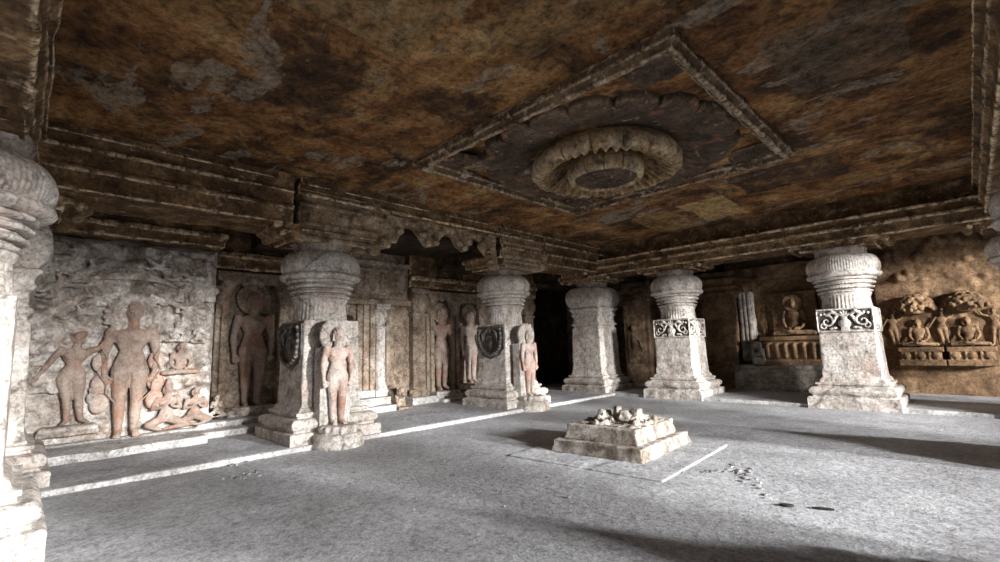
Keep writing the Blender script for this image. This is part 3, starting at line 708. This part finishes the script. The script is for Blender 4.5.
# ------------------------------------------------------------------ relief wall with vine-clad figure (bay one)
def relief_ground():
    x0 = -10.25; y0, y1, z0, z1 = -2.2, 2.52, .20, 3.44; st = .022
    ny, nz = int((y1-y0)/st), int((z1-z0)/st); vs = []; fs = []
    for j in range(nz+1):
        for i in range(ny+1):
            y, z = y0+(y1-y0)*i/ny, z0+(z1-z0)*j/nz
            k = min(1, max(0, (z-1.2)/1.0)); k = .18+.82*k
            if abs(y-1.27) < .42 and z < 2.2: k = .1
            if y > 1.6 and z > .9: k = max(k, .8)
            d = noise.fractal(Vector((0, y*2.0, z*2.4)), .8, 2, 4)
            lum = noise.voronoi(Vector((3, y*3.2, z*4.2)))[0]; ridge = max(0, .5-lum[0])*.22+.05*abs(noise.noise(Vector((5, y*5, z*7))))+max(0, noise.noise(Vector((2, y*3.1+z*1.5, z*3.3))))*.16
            h = .15+d*.05+k*ridge*2.1
            e = min(1, (y1-y)/.1, (z1-z)/.08); h *= .35+.65*max(0, e)
            vs.append((x0+h, y, z))
    for j in range(nz):
        for i in range(ny): a = j*(ny+1)+i; fs.append((a, a+1, a+ny+2, a+ny+1))
    b = MB().add(vs, fs); b.box(x0-.1, x0+.05, y0, y1, z0, z1)
    return struct(done(b, 'trim_17', M_WREL))
relief_ground()
struct(done(MB().box(-10.3, -9.90, -3.0, 2.6, -.05, .22).box(-10.3, -9.05, -3.0, 2.25, -.05, .185).box(-10.8, -9.5, 2.2, 4.6, -.05, .17).box(-10.8, -9.9, 2.3, 4.6, .1, .27), 'trim_18', M_STEP, voxel=.026, smooth=1, rough=(.010, 2.5, .06)))

FX = -9.96
def relief_fig(y, z, J, s, label, mat=M_FIGR, dep=.75, x=FX, rz=PI/2, name='relief_figure', cat='relief figure', extra=None, group=None, fingers=False, vox=.012, **k):
    """a carved figure standing out of a wall; (y, z) are its foot point on the left wall"""
    loc = (x, y, z) if rz else (y, x, z)
    m = MB(); fig(m, J, s, (0, 0, 0), dep=dep, fingers=fingers, **k)
    t = thing(name, label, cat, loc, rz, group)
    done(m, 'figure_body', mat, t, voxel=vox, smooth=1, rough=(.004, 6), seed=y)
    if extra:
        for nm, mb, mt, vx in extra: done(mb, nm, mt, t, voxel=vx, smooth=1, rough=(.006, 5), seed=y)
    return t
# central figure with creepers, umbrella halo and scalloped panels behind the legs
h = MB(); halo(h, (0, 1.93), .33, .0, .045, bumps=9)
for i in range(15): a = PI*(-.08+1.16*i/14); h.cap((.30*math.cos(a), -.045, 1.93+.30*math.sin(a)), .045, (.37*math.cos(a), -.02, 1.93+.37*math.sin(a)), .04); 
pn = MB()
for z in (.55, .86, 1.20):
    for sg in (-1, 1): pn.ell((sg*.36, .02, z), (.13, .07, .17))
vns = []
for sg in (-1, 1):
    vn = MB(); vn.chain([(sg*.17, -.06, .55), (sg*.30, -.07, .70), (sg*.30, -.08, .85), (sg*.42, -.07, 1.05), (sg*.31, -.09, 1.25), (sg*.40, -.06, 1.45)], [.013]*6, n=6); vns.append(vn)
relief_fig(1.28, .22, STAND, 2.18, 'tall broad-shouldered nude figure with round halo in the centre of the pale relief wall', fingers=True, vox=.012, dep=.8,
           extra=[('halo', h, M_WREL, .014), ('scalloped_panels', pn, M_STAT, .018), ('creeper', vns[0], M_FIGR, .009), ('creeper', vns[1], M_FIGR, .009)])
pd = MB(); pd.box(-.36, .36, -.10, .15, -.17, -.10).box(-.32, .32, -.08, .15, -.12, -.02); 
for k in range(8): pd.ell((-.30+.085*k, -.09, -.07), (.05, .05, .05))
relief_fig(.58, .50, SWAY, 1.42, 'swaying female attendant with one arm raised on a lotus slab, on the pale relief wall', fem=True, crown='bun', fingers=True,
           extra=[('lotus_slab', pd, M_WREL, .016)])
relief_fig(1.82, .24, KNEEL, 1.20, 'kneeling worshipper with pointed crown and joined hands beside the tall haloed figure', crown='tall')
relief_fig(2.24, .26, KNEEL, 1.02, 'smaller kneeling worshipper with round hair at the edge of the pale relief wall', crown='bun', fem=True, mirror=True)
relief_fig(1.98, 1.15, LOTUS, .95, 'attacker crouching on a beast beside the hip of the tall haloed figure', crown='bun')
relief_fig(1.90, 1.72, LOTUS, .62, 'small crouching figure just above the beast attacker on the relief wall', crown='bun', mat=M_WREL)
relief_fig(2.24, 1.70, KNEEL, .55, 'tiny raised-arm figure near the edge crack of the relief wall', crown='bun', mat=M_WREL)
relief_fig(.66, 2.74, FLY, .80, 'flying celestial at the top of the relief wall, nearer the bright pillar', crown='bun', mat=M_WREL)
relief_fig(1.66, 2.85, FLY, .78, 'flying celestial above the tall figure with its face towards the pillar', crown='tall', mirror=True, mat=M_WREL)
relief_fig(2.12, 2.72, FLY, .62, 'flying celestial at the upper corner of the relief wall by the niche', crown='bun', mirror=True, mat=M_WREL)
relief_fig(.30, 2.48, FLY, .80, 'long flying celestial low behind the bright cut-off pillar head', crown='bun', mat=M_WREL)
relief_fig(.55, 2.08, FLY, .60, 'small hovering figure over the female attendant', crown='tall', mat=M_WREL)
relief_fig(1.86, 2.28, FLY, .62, 'small hovering figure beside the round halo', crown='bun', mirror=True, mat=M_WREL)
relief_fig(-.30, 1.9, FLY, .8, 'hovering figure on the relief wall hidden behind the bright pillar', crown='bun', mat=M_WREL)
u = MB()                                                    # umbrella over the halo
u.prism([(-.62, 0), (-.50, .10), (-.2, .17), (.2, .17), (.45, .08), (.62, -.06), (.3, .03), (0, .06), (-.3, .05)], 'y', -.12, .10)
rc = random.Random(21)
for q, (y, z, sc, lab) in enumerate(((.32, 1.78, 1.0, 'curling cloud and leaf carving above the arm of the female attendant'), (.95, 2.55, 1.1, 'curling cloud carving beside the stone parasol, nearer the bright pillar'), (1.75, 2.62, .9, 'curling cloud carving between the parasol end and the upper corner'),
        (2.20, 2.12, .9, 'lumpy foliage carving near the edge crack above the small crouching figures'), (.22, 1.15, .8, 'faint scroll carving by the lowered hand of the female attendant'), (1.00, .95, .6, 'small scroll carving between the female attendant and the haloed figure'), (2.28, 2.62, .8, 'twisted scroll carving at the very corner of the relief wall'), (.35, 3.05, 1.0, 'worn scroll carving under the frieze behind the bright pillar head'))):
    c = MB()
    for k in range(5):
        uu, v = rc.uniform(-.25, .25), rc.uniform(-.2, .2); r = rc.uniform(.07, .14); tn = rc.choice((-1, 1))
        pts = [(uu+r*(1-.7*i/11)*math.cos(tn*i*.5+k), -.02, v+r*(1-.7*i/11)*math.sin(tn*i*.5+k)) for i in range(12)]
        c.chain([(a*sc, b, d*sc) for a, b, d in pts], [.038-.0015*i for i in range(12)], n=8)
        c.ell((uu*sc, -.01, v*sc), (.09, .045, .07))
    c.box(-.26*sc, .26*sc, -.005, .06, -.20*sc, .20*sc)
    tq = thing('scroll_carving', lab, 'relief carving', (FX-.03, y, z), PI/2); done(c, 'scrollwork', M_WREL, tq, voxel=.014, smooth=1, rough=(.008, 6), seed=q)
tt = thing('stone_parasol', 'thin curved stone parasol carved above the haloed figure', 'relief carving', (FX, 1.25, 2.72), PI/2); done(u, 'parasol_canopy', M_WREL, tt, voxel=.014, smooth=1, rough=(.008, 5))

# ------------------------------------------------------------------ niche figures on the left wall behind the first full pillar
WX = -10.72
def wall_pilaster(loc, rz, label, h=2.95, w=.20, mat=M_TAN, mat2=None):
    t = thing('wall_pilaster', label, 'pilaster', loc, rz)
    m = MB().box(-w*1.5, w*1.5, -w*1.3, .25, -.02, .14).box(-w*1.3, w*1.3, -w*1.1, .25, .13, .26); m.cap((-w*1.15, -w*.7, .31), .07, (w*1.15, -w*.7, .31), .07)
    done(m, 'pilaster_base', mat, t, voxel=.018, smooth=1, rough=(.008, 5, .04))
    z1 = h*.76; m = MB().box(-w, w, -w, .25, .3, z1)
    for sg in (-1, 0, 1): m.box(sg*w*.62-.035, sg*w*.62+.035, -w-.025, 0, .42, z1-.1)
    done(m, 'pilaster_shaft', mat, t, voxel=.014, smooth=1, rough=(.006, 5, .03))
    m = MB().box(-w*1.25, w*1.25, -w*1.25, .25, z1-.02, z1+.06)
    rg = []
    for i in range(13):
        q = i/12; rg.append((z1+.08+(h-z1-.18)*q, w*(1.05+.5*math.sin(PI*q)**.7), .4, .012, 24))
    m.loft(rg, 96, (0, -w*.15)); m.box(-w*1.4, w*1.4, -w*1.4, .25, h-.12, h)
    done(m, 'pilaster_capital', mat2 or mat, t, voxel=.014, smooth=1, rough=(.006, 5, .03))
    return t
def niche_frame(y0, y1, z0, z1, label, arch=True, x=WX, rz=PI/2, mat=M_TAN):
    c = (y0+y1)/2; w = (y1-y0)/2
    t = thing('niche_frame', label, 'carved frame', (x, c, z0) if rz else (c, x, z0), rz); H = z1-z0
    m = MB()
    for sg in (-1, 1):
        m.box(min(sg*w, sg*(w-.13)), max(sg*w, sg*(w-.13)), -.20, .1, 0, H*.85); m.box(min(sg*(w+.09), sg*w), max(sg*(w+.09), sg*w), -.12, .1, 0, H*.9)
    m.box(-w-.1, w+.1, -.24, .1, H-.18, H)
    for k in range(int(w*2/.16)): m.ell((-w+.08+.16*k, -.20, H-.18+.02*math.sin(k*2.7)), (.09, .08, .10))
    for sg in (-1, 1): m.chain([(sg*w, -.12, H*.80), (sg*w*.72, -.16, H*.95), (sg*w*.3, -.16, H*.97)], [.10, .12, .08]); m.ell((sg*w*.9, -.14, H*.90), (.13, .11, .12))
    done(m, 'frame_moulding', mat, t, voxel=.018, smooth=1, rough=(.010, 5, .05), seed=c)
    return t
niche_frame(2.74, 3.98, .25, 3.15, 'carved frame round the recessed figure between the relief wall and the first full pillar')
hh = MB(); halo(hh, (0, 2.20), .34, .05, .05)
bs = MB().box(-.50, .50, -.35, .1, -.14, -.02).box(-.42, .42, -.3, .1, -.05, .02)
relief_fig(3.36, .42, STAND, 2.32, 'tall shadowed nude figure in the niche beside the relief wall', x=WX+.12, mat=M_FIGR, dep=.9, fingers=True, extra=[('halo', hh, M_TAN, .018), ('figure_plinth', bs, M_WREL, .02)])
# mound of seated attendants beside the niche foot
relief_fig(2.66, .32, KNEEL, .62, 'little seated attendant at the foot of the niche beside the steps', x=-10.25, crown='bun', mat=M_WREL)

# shrine doorway
def doorway():
    t = thing('shrine_doorway', 'carved shrine doorway with stepped jambs, lintel frieze and a dark interior', 'doorway', (WX, 5.85, 0), PI/2)
    x0, x1 = -1.1, -.12                                     # clear opening in local x
    for sets in (((-.12, .0, .10), (.02, .14, .17), (.16, .30, .24), (.62, .74, .22), (.78, .90, .15), (.94, 1.20, .10)), ((-1.22, -1.1, .10), (-1.36, -1.24, .17), (-1.5, -1.38, .24))):
        m = MB().box(min(q[0] for q in sets), max(q[1] for q in sets), -.04, .12, .25, 2.62)
        for a, b, d in sets: m.box(a, b, -d, .1, .30, 2.62)
        done(m, 'jamb', M_TAN, t, voxel=.016, smooth=1, rough=(.006, 5, .04))
    m = MB().cap((.46, -.22, .52), .18, (.46, -.22, .60), .15)
    m.loft([(.30, .20, 1, 0, 0), (.50, .20, 1, 0, 0), (.54, .15, 0, 0, 0), (2.0, .14, 0, .012, 12), (2.04, .17, 0, 0, 0), (2.1, .12, 0, 0, 0), (2.2, .17, 0, .01, 12), (2.36, .20, 0, .01, 12), (2.46, .15, 0, 0, 0), (2.5, .2, 1, 0, 0), (2.62, .2, 1, 0, 0)], 72, (.46, -.16))
    done(m, 'round_column', M_PIL, t, voxel=.014, smooth=1, rough=(.005, 5, .02))
    m = MB().box(-1.6, 1.30, -.32, .3, 2.60, 2.74).box(-1.6, 1.30, -.22, .3, 2.72, 2.86).box(-1.6, 1.30, -.18, .3, 2.84, 3.62).box(-1.6, 1.30, -.26, .3, 3.60, 3.72)
    for k in range(6):
        a = -1.35+.45*k; m.box(a-.17, a+.17, -.27, 0, 2.92, 3.52); m.box(a+.19, a+.25, -.25, 0, 2.88, 3.6)
        m.cap((a, -.28, 3.0), .07, (a, -.28, 3.2), .08); m.ell((a, -.30, 3.34), (.06, .06, .07)); m.ell((a, -.26, 3.48), (.12, .05, .05))
    done(m, 'lintel_frieze', M_TAN, t, voxel=.018, smooth=1, rough=(.010, 5, .06))
    for b in ((-1.2, .55, -.30, .05, .05, .52), (-1.2, .50, -.62, -.28, .0, .36), (-1.2, .45, -.95, -.60, -.05, .20)):
        done(MB().box(*b), 'step', M_STEP, t, voxel=.02, smooth=1, rough=(.006, 4, .05), seed=b[5])
    g = thing('guardian_lion', 'small crouching stone guardian beside the shrine steps', 'statue', (WX, 6.57, 0), PI/2)
    m = MB(); m.chain([(.0, -.62, .18), (.0, -.50, .30), (.0, -.30, .45), (.0, -.05, .50)], [.13, .15, .14, .12]); m.ell((.0, -.72, .44), (.12, .14, .14))
    for sg in (-1, 1): m.cap((sg*.08, -.72, .08), .05, (sg*.08, -.66, .35), .06); m.cap((sg*.11, -.35, .08), .06, (sg*.10, -.25, .35), .09); m.ell((sg*.09, -.70, .56), (.035, .03, .04))
    m.ell((.0, -.85, .41), (.07, .07, .06))
    done(m, 'lion_body', M_TAN, g, voxel=.014, smooth=1, rough=(.006, 6, .04))
    done(MB().box(-.20, .20, -.95, .1, -.02, .12), 'plinth', M_TAN, g, voxel=.016, smooth=1, rough=(.006, 6, .04))
    return t
doorway()
wall_pilaster((WX, 7.50, .05), PI/2, 'slender round-headed pilaster between the shrine doorway and the shadowed wall figure', 3.05, .20)
niche_frame(7.88, 8.72, .22, 3.05, 'carved frame round the shadowed figure behind the garland arch')
hh = MB(); halo(hh, (0, 2.12), .28, .05, .05); bs = MB().box(-.40, .40, -.35, .1, -.14, -.02)
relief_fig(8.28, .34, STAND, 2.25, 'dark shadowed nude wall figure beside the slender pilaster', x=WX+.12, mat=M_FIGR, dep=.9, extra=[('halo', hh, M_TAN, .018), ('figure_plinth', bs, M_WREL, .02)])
niche_frame(8.78, 9.82, .22, 3.05, 'lumpy carved frame round the sunlit twin wall figure')
hh = MB(); halo(hh, (0, 2.02), .27, .05, .05); bs = MB(); lotus_base(bs, (0, -.02), .40, -.16, .15)
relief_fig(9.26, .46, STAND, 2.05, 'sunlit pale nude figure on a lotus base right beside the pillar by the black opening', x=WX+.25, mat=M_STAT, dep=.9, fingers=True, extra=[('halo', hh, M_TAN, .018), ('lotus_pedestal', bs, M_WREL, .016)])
struct(done(MB().box(-10.8, -10.25, 7.1, 9.9, -.05, .24).box(-10.8, -10.0, 7.9, 9.7, -.05, .14), 'trim_19', M_STEP, voxel=.024, smooth=1, rough=(.012, 3, .06)))
wall_pilaster((-10.66, 11.9, .05), PI/2, 'warm-lit wall pilaster at the edge of the black opening', 3.1, .20, M_TAN)
# jambs of the black corner opening
struct(done(MB().box(-11.3, -10.6, 12.18, 12.34, -.05, 3.8).box(-11.3, -10.6, 12.2, 15.4, 3.5, 3.9), 'trim_20', M_WBR, voxel=.04, smooth=1, rough=(.03, 2.5, .1)))

# ------------------------------------------------------------------ back wall
BY = 15.12
def big_pilaster(x0, x1, label, mat=M_WBR, y=BY, dep=.55):
    c = (x0+x1)/2; w = (x1-x0)/2; t = thing('wall_pilaster', label, 'pilaster', (c, y, 0), 0)
    done(MB().box(-w-.12, w+.12, -dep-.12, .2, .0, .22).box(-w-.06, w+.06, -dep-.06, .2, .2, .38).box(-w-.02, w+.02, -dep-.02, .2, .36, .55, .02, .02), 'pilaster_base', mat, t, voxel=.024, smooth=1, rough=(.012, 4, .06))
    m = MB().box(-w, w, -dep, .2, .5, 2.72)
    for k in range(5): m.box(-w*.7+.28*w*k, -w*.7+.28*w*k+.1, -dep-.02, 0, .8, 2.4)
    if w > .4: m.ell((-.1, -dep, 1.5), (.12, .07, .35)); m.ell((-.1, -dep-.03, 1.95), (.09, .07, .1)); m.chain([(-.1, -dep, 1.7), (.12, -dep, 1.5), (.2, -dep, 1.2)], [.05, .05, .04])
    done(m, 'pilaster_shaft', mat, t, voxel=.024, smooth=1, rough=(.014, 4, .06))
    m = MB()
    for k, (e, z0, z1) in enumerate(((.05, 2.70, 2.78), (.12, 2.80, 2.90), (.06, 2.88, 2.96), (.18, 2.96, 3.06), (.10, 3.05, 3.16), (.24, 3.15, 3.30), (.12, 3.3, 3.5))): m.box(-w-e, w+e, -dep-e, .2, z0, z1)
    done(m, 'pilaster_capital', mat, t, voxel=.024, smooth=1, rough=(.012, 4, .05))
    return t
big_pilaster(-8.5, -7.55, 'dim brown wall pilaster seen between the square corner pillar and its neighbour', M_WBR)
big_pilaster(-5.78, -4.85, 'wide brown wall pilaster with stacked mouldings behind the back-row pillars', M_OCH)
big_pilaster(-2.42, -1.80, 'ochre wall pilaster hidden partly behind the pale back-row pillar', M_OCH)
# fluted grey pilaster strip left of the enthroned figure
mm = MB().box(-.19, .19, -.30, .2, 0, 2.0)
for k in range(3): mm.box(-.15+.11*k, -.09+.11*k, -.33, 0, .05, 1.95)
tp = thing('fluted_pilaster', 'pale fluted strip pilaster beside the enthroned figure', 'pilaster', (-4.62, BY, .85), 0); done(mm, 'pilaster_shaft', M_GREY, tp, voxel=.018, smooth=1, rough=(.01, 4, .05))
# enthroned figure
m = MB().box(-4.9, -2.5, 14.25, 15.3, .0, .66).box(-4.85, -2.6, 14.30, 15.3, .64, .76)
o = done(m, 'stone_bench', M_GREY, voxel=.03, smooth=1, rough=(.018, 3, .08)); tag(o, 'rough grey stone bench block in front of the enthroned wall figure', 'ledge')
th = MB().box(-.74, .80, -.42, .2, -.70, .0).box(-.80, .86, -.50, .2, -.09, .02).box(-.80, .86, -.50, .2, -.76, -.64)
for k in range(7): th.cap((-.62+.215*k, -.43, -.52), .055, (-.62+.215*k, -.45, -.22), .06)
hh = MB(); halo(hh, (0, .93), .25, .0, .08); hh.box(-.55, .55, .02, .2, 0, 1.25)
ln = MB(); ln.box(-1.02, -.70, -.50, .1, -.74, -.30).box(-1.02, -.70, -.55, .1, -.50, -.40); ln.ell((-.86, -.58, -.20), (.11, .1, .12)); ln.cap((-.96, -.58, -.40), .05, (-.95, -.58, -.15), .05); ln.cap((-.76, -.58, -.40), .05, (-.77, -.58, -.15), .05)
relief_fig(-3.42, 1.50, LOTUS, 1.75, 'seated meditating figure with halo on a lion throne in the dim ochre alcove', x=14.92, rz=0, mat=M_OCH, dep=1, fingers=True, name='seated_figure', cat='statue', vox=.014,
           extra=[('throne', th, M_OCH, .018), ('halo', hh, M_OCH, .02), ('throne_lion', ln, M_GREY, .016)])
for k, (x, z, s, J, lab) in enumerate(((-4.22, 1.50, .90, SWAY, 'slim attendant with fly whisk beside the dim enthroned figure'), (-4.45, 2.45, .50, STAND, 'small standing attendant close to the enthroned figure halo'),
                                       (-4.05, 2.75, .5, FLY, 'tiny flying figure over the attendant in the dim alcove'), (-3.0, 2.95, .5, FLY, 'tiny flying figure over the enthroned figure halo'))):
    relief_fig(x, z, J, s, lab, x=15.10, rz=0, mat=M_OCH, dep=.9, crown='bun', vox=.014)
struct(done(MB().box(-4.75, -2.35, 15.10, 15.35, .6, 3.6).box(-4.8, -2.3, 14.75, 15.4, 3.15, 3.55), 'trim_21', M_OCH, voxel=.035, smooth=1, rough=(.035, 2.5, .12)))

# two canopied seated figures on the back wall
def rock_panel():
    x0, x1, z0, z1, st = -1.62, 1.6, .05, 3.95, .03; nx, nz = int((x1-x0)/st), int((z1-z0)/st); vs = []; fs = []
    for j in range(nz+1):
        for i in range(nx+1):
            x, z = x0+(x1-x0)*i/nx, z0+(z1-z0)*j/nz
            d = noise.fractal(Vector((x*1.6, 7, z*1.6)), .8, 2, 5); rr = noise.voronoi(Vector((x*3.5, 2, z*3.5)))[0]
            k = 1 if z > 2.75 else (.35 if z > 1.2 else .08)
            vs.append((x, 15.12-.06-d*.05*max(k, .3)-k*max(0, .5-rr[0])*.30-(.10*max(0, z-2.9)), z))
    for j in range(nz):
        for i in range(nx): a = j*(nx+1)+i; fs.append((a, a+1, a+nx+2, a+nx+1))
    return struct(done(MB().add(vs, fs).box(x0, x1, 15.1, 15.3, z0, z1), 'trim_22', M_OCH))
rock_panel()
for k, (x, lab) in enumerate(((-.90, 'seated meditating figure under a shaggy tree canopy, nearer the pale pillar'), (-.06, 'seated meditating figure under a shaggy tree canopy, nearer the corner pillar'))):
    th = MB().box(-.40, .40, -.30, .2, -.10, .0).box(-.36, .36, -.26, .2, -.30, -.08).box(-.41, .41, -.32, .2, -.42, -.28)
    for q in range(3): th.ell((-.26+.26*q, -.27, -.19), (.09, .06, .08)); th.cap((-.34+.24*q, -.27, -.26), .025, (-.34+.24*q, -.28, -.14), .03)
    cp = MB(); rnd = random.Random(k)
    cp.ell((0, -.08, 1.0), (.36, .26, .20))
    for i in range(130):
        a = rnd.uniform(0, 2*PI); q = rnd.uniform(.2, 1.5); p = (.39*math.sin(q)*math.cos(a), -.08+.30*math.sin(q)*math.sin(a), .93+.30*math.cos(q)-.06*q)
        cp.ell(p, (.045, .045, .055), n=6, m=4)
    cp.loft([(.78, .16, 0, 0, 0), (.82, .20, 0, .01, 14), (.86, .17, 0, 0, 0)], 36, (0, -.06))
    relief_fig(x, 1.17, LOTUS, 1.10, lab, x=14.98, rz=0, mat=M_OCH, dep=1, name='seated_figure', cat='statue', vox=.012, fingers=True,
               extra=[('tree_canopy', cp, M_OCH, .014), ('throne', th, M_OCH, .014)])
for k, (x, lab) in enumerate(((-1.36, 'thin whisk bearer beside the canopied figure, next to the pale pillar'), (-.48, 'thin whisk bearer standing between the two canopied figures'), (.38, 'thin whisk bearer on the outer side of the second canopied figure'))):
    relief_fig(x, 1.17, SWAY, .85, lab, x=15.0, rz=0, mat=M_OCH, dep=.9, crown='bun', vox=.014, mirror=(k == 2))

# ------------------------------------------------------------------ floor details
rnd = random.Random(5)
spots = [(-5.6, 4.6), (-5.15, 4.05), (-4.5, 3.7), (-4.3, 4.3), (-3.7, 3.6), (-4.75, 3.1), (-3.6, 4.3), (-3.3, 3.3), (-5.6, 3.0), (-3.0, 3.9), (-4.15, 2.9), (-2.6, 3.6), (-3.9, 2.7), (-6.6, 2.2)]
cm = None
for i, (x, y) in enumerate(spots):
    if cm is None:
        m = MB(); m.ell((0, 0, .004), (.013, .009, .007), n=7, m=5); cm = done(m, 'stone_chip', M_PED, flat=True); o = cm
    else: o = cm.copy(); COL.objects.link(o)
    o.location = (x, y, .0); o.rotation_euler = (0, 0, rnd.uniform(0, 6)); q = rnd.uniform(.8, 1.6); o.scale = (q, q, q)
    tag(o, 'tiny pale stone chip lying loose on the grey floor', 'stone chip', 'stone chips on the floor')
for i, (x, y, a, b, lab) in enumerate(((-1.36, 4.95, .055, .028, 'small dark oval socket cut in the floor, rounder of the pair'), (-1.10, 5.04, .080, .022, 'long dark slot cut in the floor beside the oval socket'))):
    m = MB()
    pts = [(a*math.cos(2*PI*k/20)*(1+.1*math.sin(3*k)), b*math.sin(2*PI*k/20)) for k in range(20)]
    m.prism(pts, 'z', -.03, .013)
    tt = done(m, 'floor_socket', M_HOLE, flat=True); tt.location = (x, y, 0); tt.rotation_euler = (0, 0, .35); tag(tt, lab, 'floor socket')
def scar(cx, cy, n, sx, sy, ang, label, seed):
    r = random.Random(seed); m = MB()
    for i in range(n):
        u, v = r.gauss(0, sx), r.gauss(0, sy); x = u*math.cos(ang)-v*math.sin(ang); y = u*math.sin(ang)+v*math.cos(ang)
        m.ell((x, y, .001), (r.uniform(.02, .05), r.uniform(.01, .025), r.uniform(.006, .013)), n=7, m=5, rot=Matrix.Rotation(r.uniform(0, 3), 3, 'Z'))
    o = done(m, 'floor_scar', M_FSCAR, flat=True); o.location = (cx, cy, 0); tag(o, label, 'chipped floor patch'); o['kind'] = 'stuff'
scar(-1.95, 5.75, 34, .28, .05, 2.1, 'rough chipped patch in the floor in front of the pedestal slab corner', 1)
scar(-2.30, 5.70, 14, .22, .03, .9, 'thin chipped line joining the rough floor patch to the pedestal slab', 6)
scar(-7.35, 2.25, 18, .05, .14, 0, 'broken gap in the kerb beside the first full pillar', 2)
scar(-6.55, 2.05, 26, .10, .14, .5, 'chipped grey patch in the floor below the broken kerb gap', 3)

# ------------------------------------------------------------------ light, world, camera
def area(name, loc, target, sx, sy, power, col):
    l = bpy.data.lights.new(name, 'AREA'); l.shape = 'RECTANGLE'; l.size = sx; l.size_y = sy; l.energy = power; l.color = col
    o = bpy.data.objects.new(name, l); COL.objects.link(o); o.location = loc
    o.rotation_euler = (Vector(target)-Vector(loc)).to_track_quat('-Z', 'Z').to_euler(); return o
area('daylight_key', (17.5, 9.0, 5.3), (-4, 6.2, 1), 1.7, 1.1, 9600, (1.0, .975, .95))
area('added_near_bay_key', (16.0, 3.5, 5.0), (-8, 2.5, 1.5), 2.2, 1.8, 8200, (1.0, .975, .95))  # unseen second key, added to brighten the relief wall
area('daylight_court', (12.0, 6.2, 3.4), (-4, 6.2, 1.6), 8.0, 4.0, 620, (1.0, .97, .94))
area('added_entrance_fill', (-1.9, -5.0, 1.7), (-1.9, 6, 1.6), 3.2, 2.2, 30, (.95, .97, 1.0))  # fill lamp added behind the camera for the camera-facing pillar faces
w = bpy.data.worlds.new('sky'); SC.world = w; w.use_nodes = True
w.node_tree.nodes['Background'].inputs[0].default_value = (.80, .88, 1.0, 1); w.node_tree.nodes['Background'].inputs[1].default_value = .55

cam = bpy.data.cameras.new('camera'); co = bpy.data.objects.new('camera', cam); COL.objects.link(co); SC.camera = co
cam.sensor_fit = 'HORIZONTAL'; cam.sensor_width = 36; cam.lens = 471/1000*36; cam.clip_start = .05; cam.clip_end = 200
ya, pa, ra = (math.radians(v) for v in (-44.7, 7.8, -1.7))
F = Vector((math.sin(ya)*math.cos(pa), math.cos(ya)*math.cos(pa), math.sin(pa))); Rt = Vector((math.cos(ya), -math.sin(ya), 0)); Up = Rt.cross(F)
r2 = Rt*math.cos(ra)+Up*math.sin(ra); u2 = -Rt*math.sin(ra)+Up*math.cos(ra)
co.matrix_world = Matrix(((r2.x, u2.x, -F.x, 0), (r2.y, u2.y, -F.y, 0), (r2.z, u2.z, -F.z, 1.5), (0, 0, 0, 1)))
SC.view_settings.view_transform = 'Standard'; SC.view_settings.look = 'None'; SC.view_settings.gamma = 1; SC.view_settings.exposure = 0.0
SC.view_settings.use_curve_mapping = False
SC.cycles.max_bounces = 6; SC.cycles.diffuse_bounces = 4; SC.cycles.sample_clamp_indirect = 8
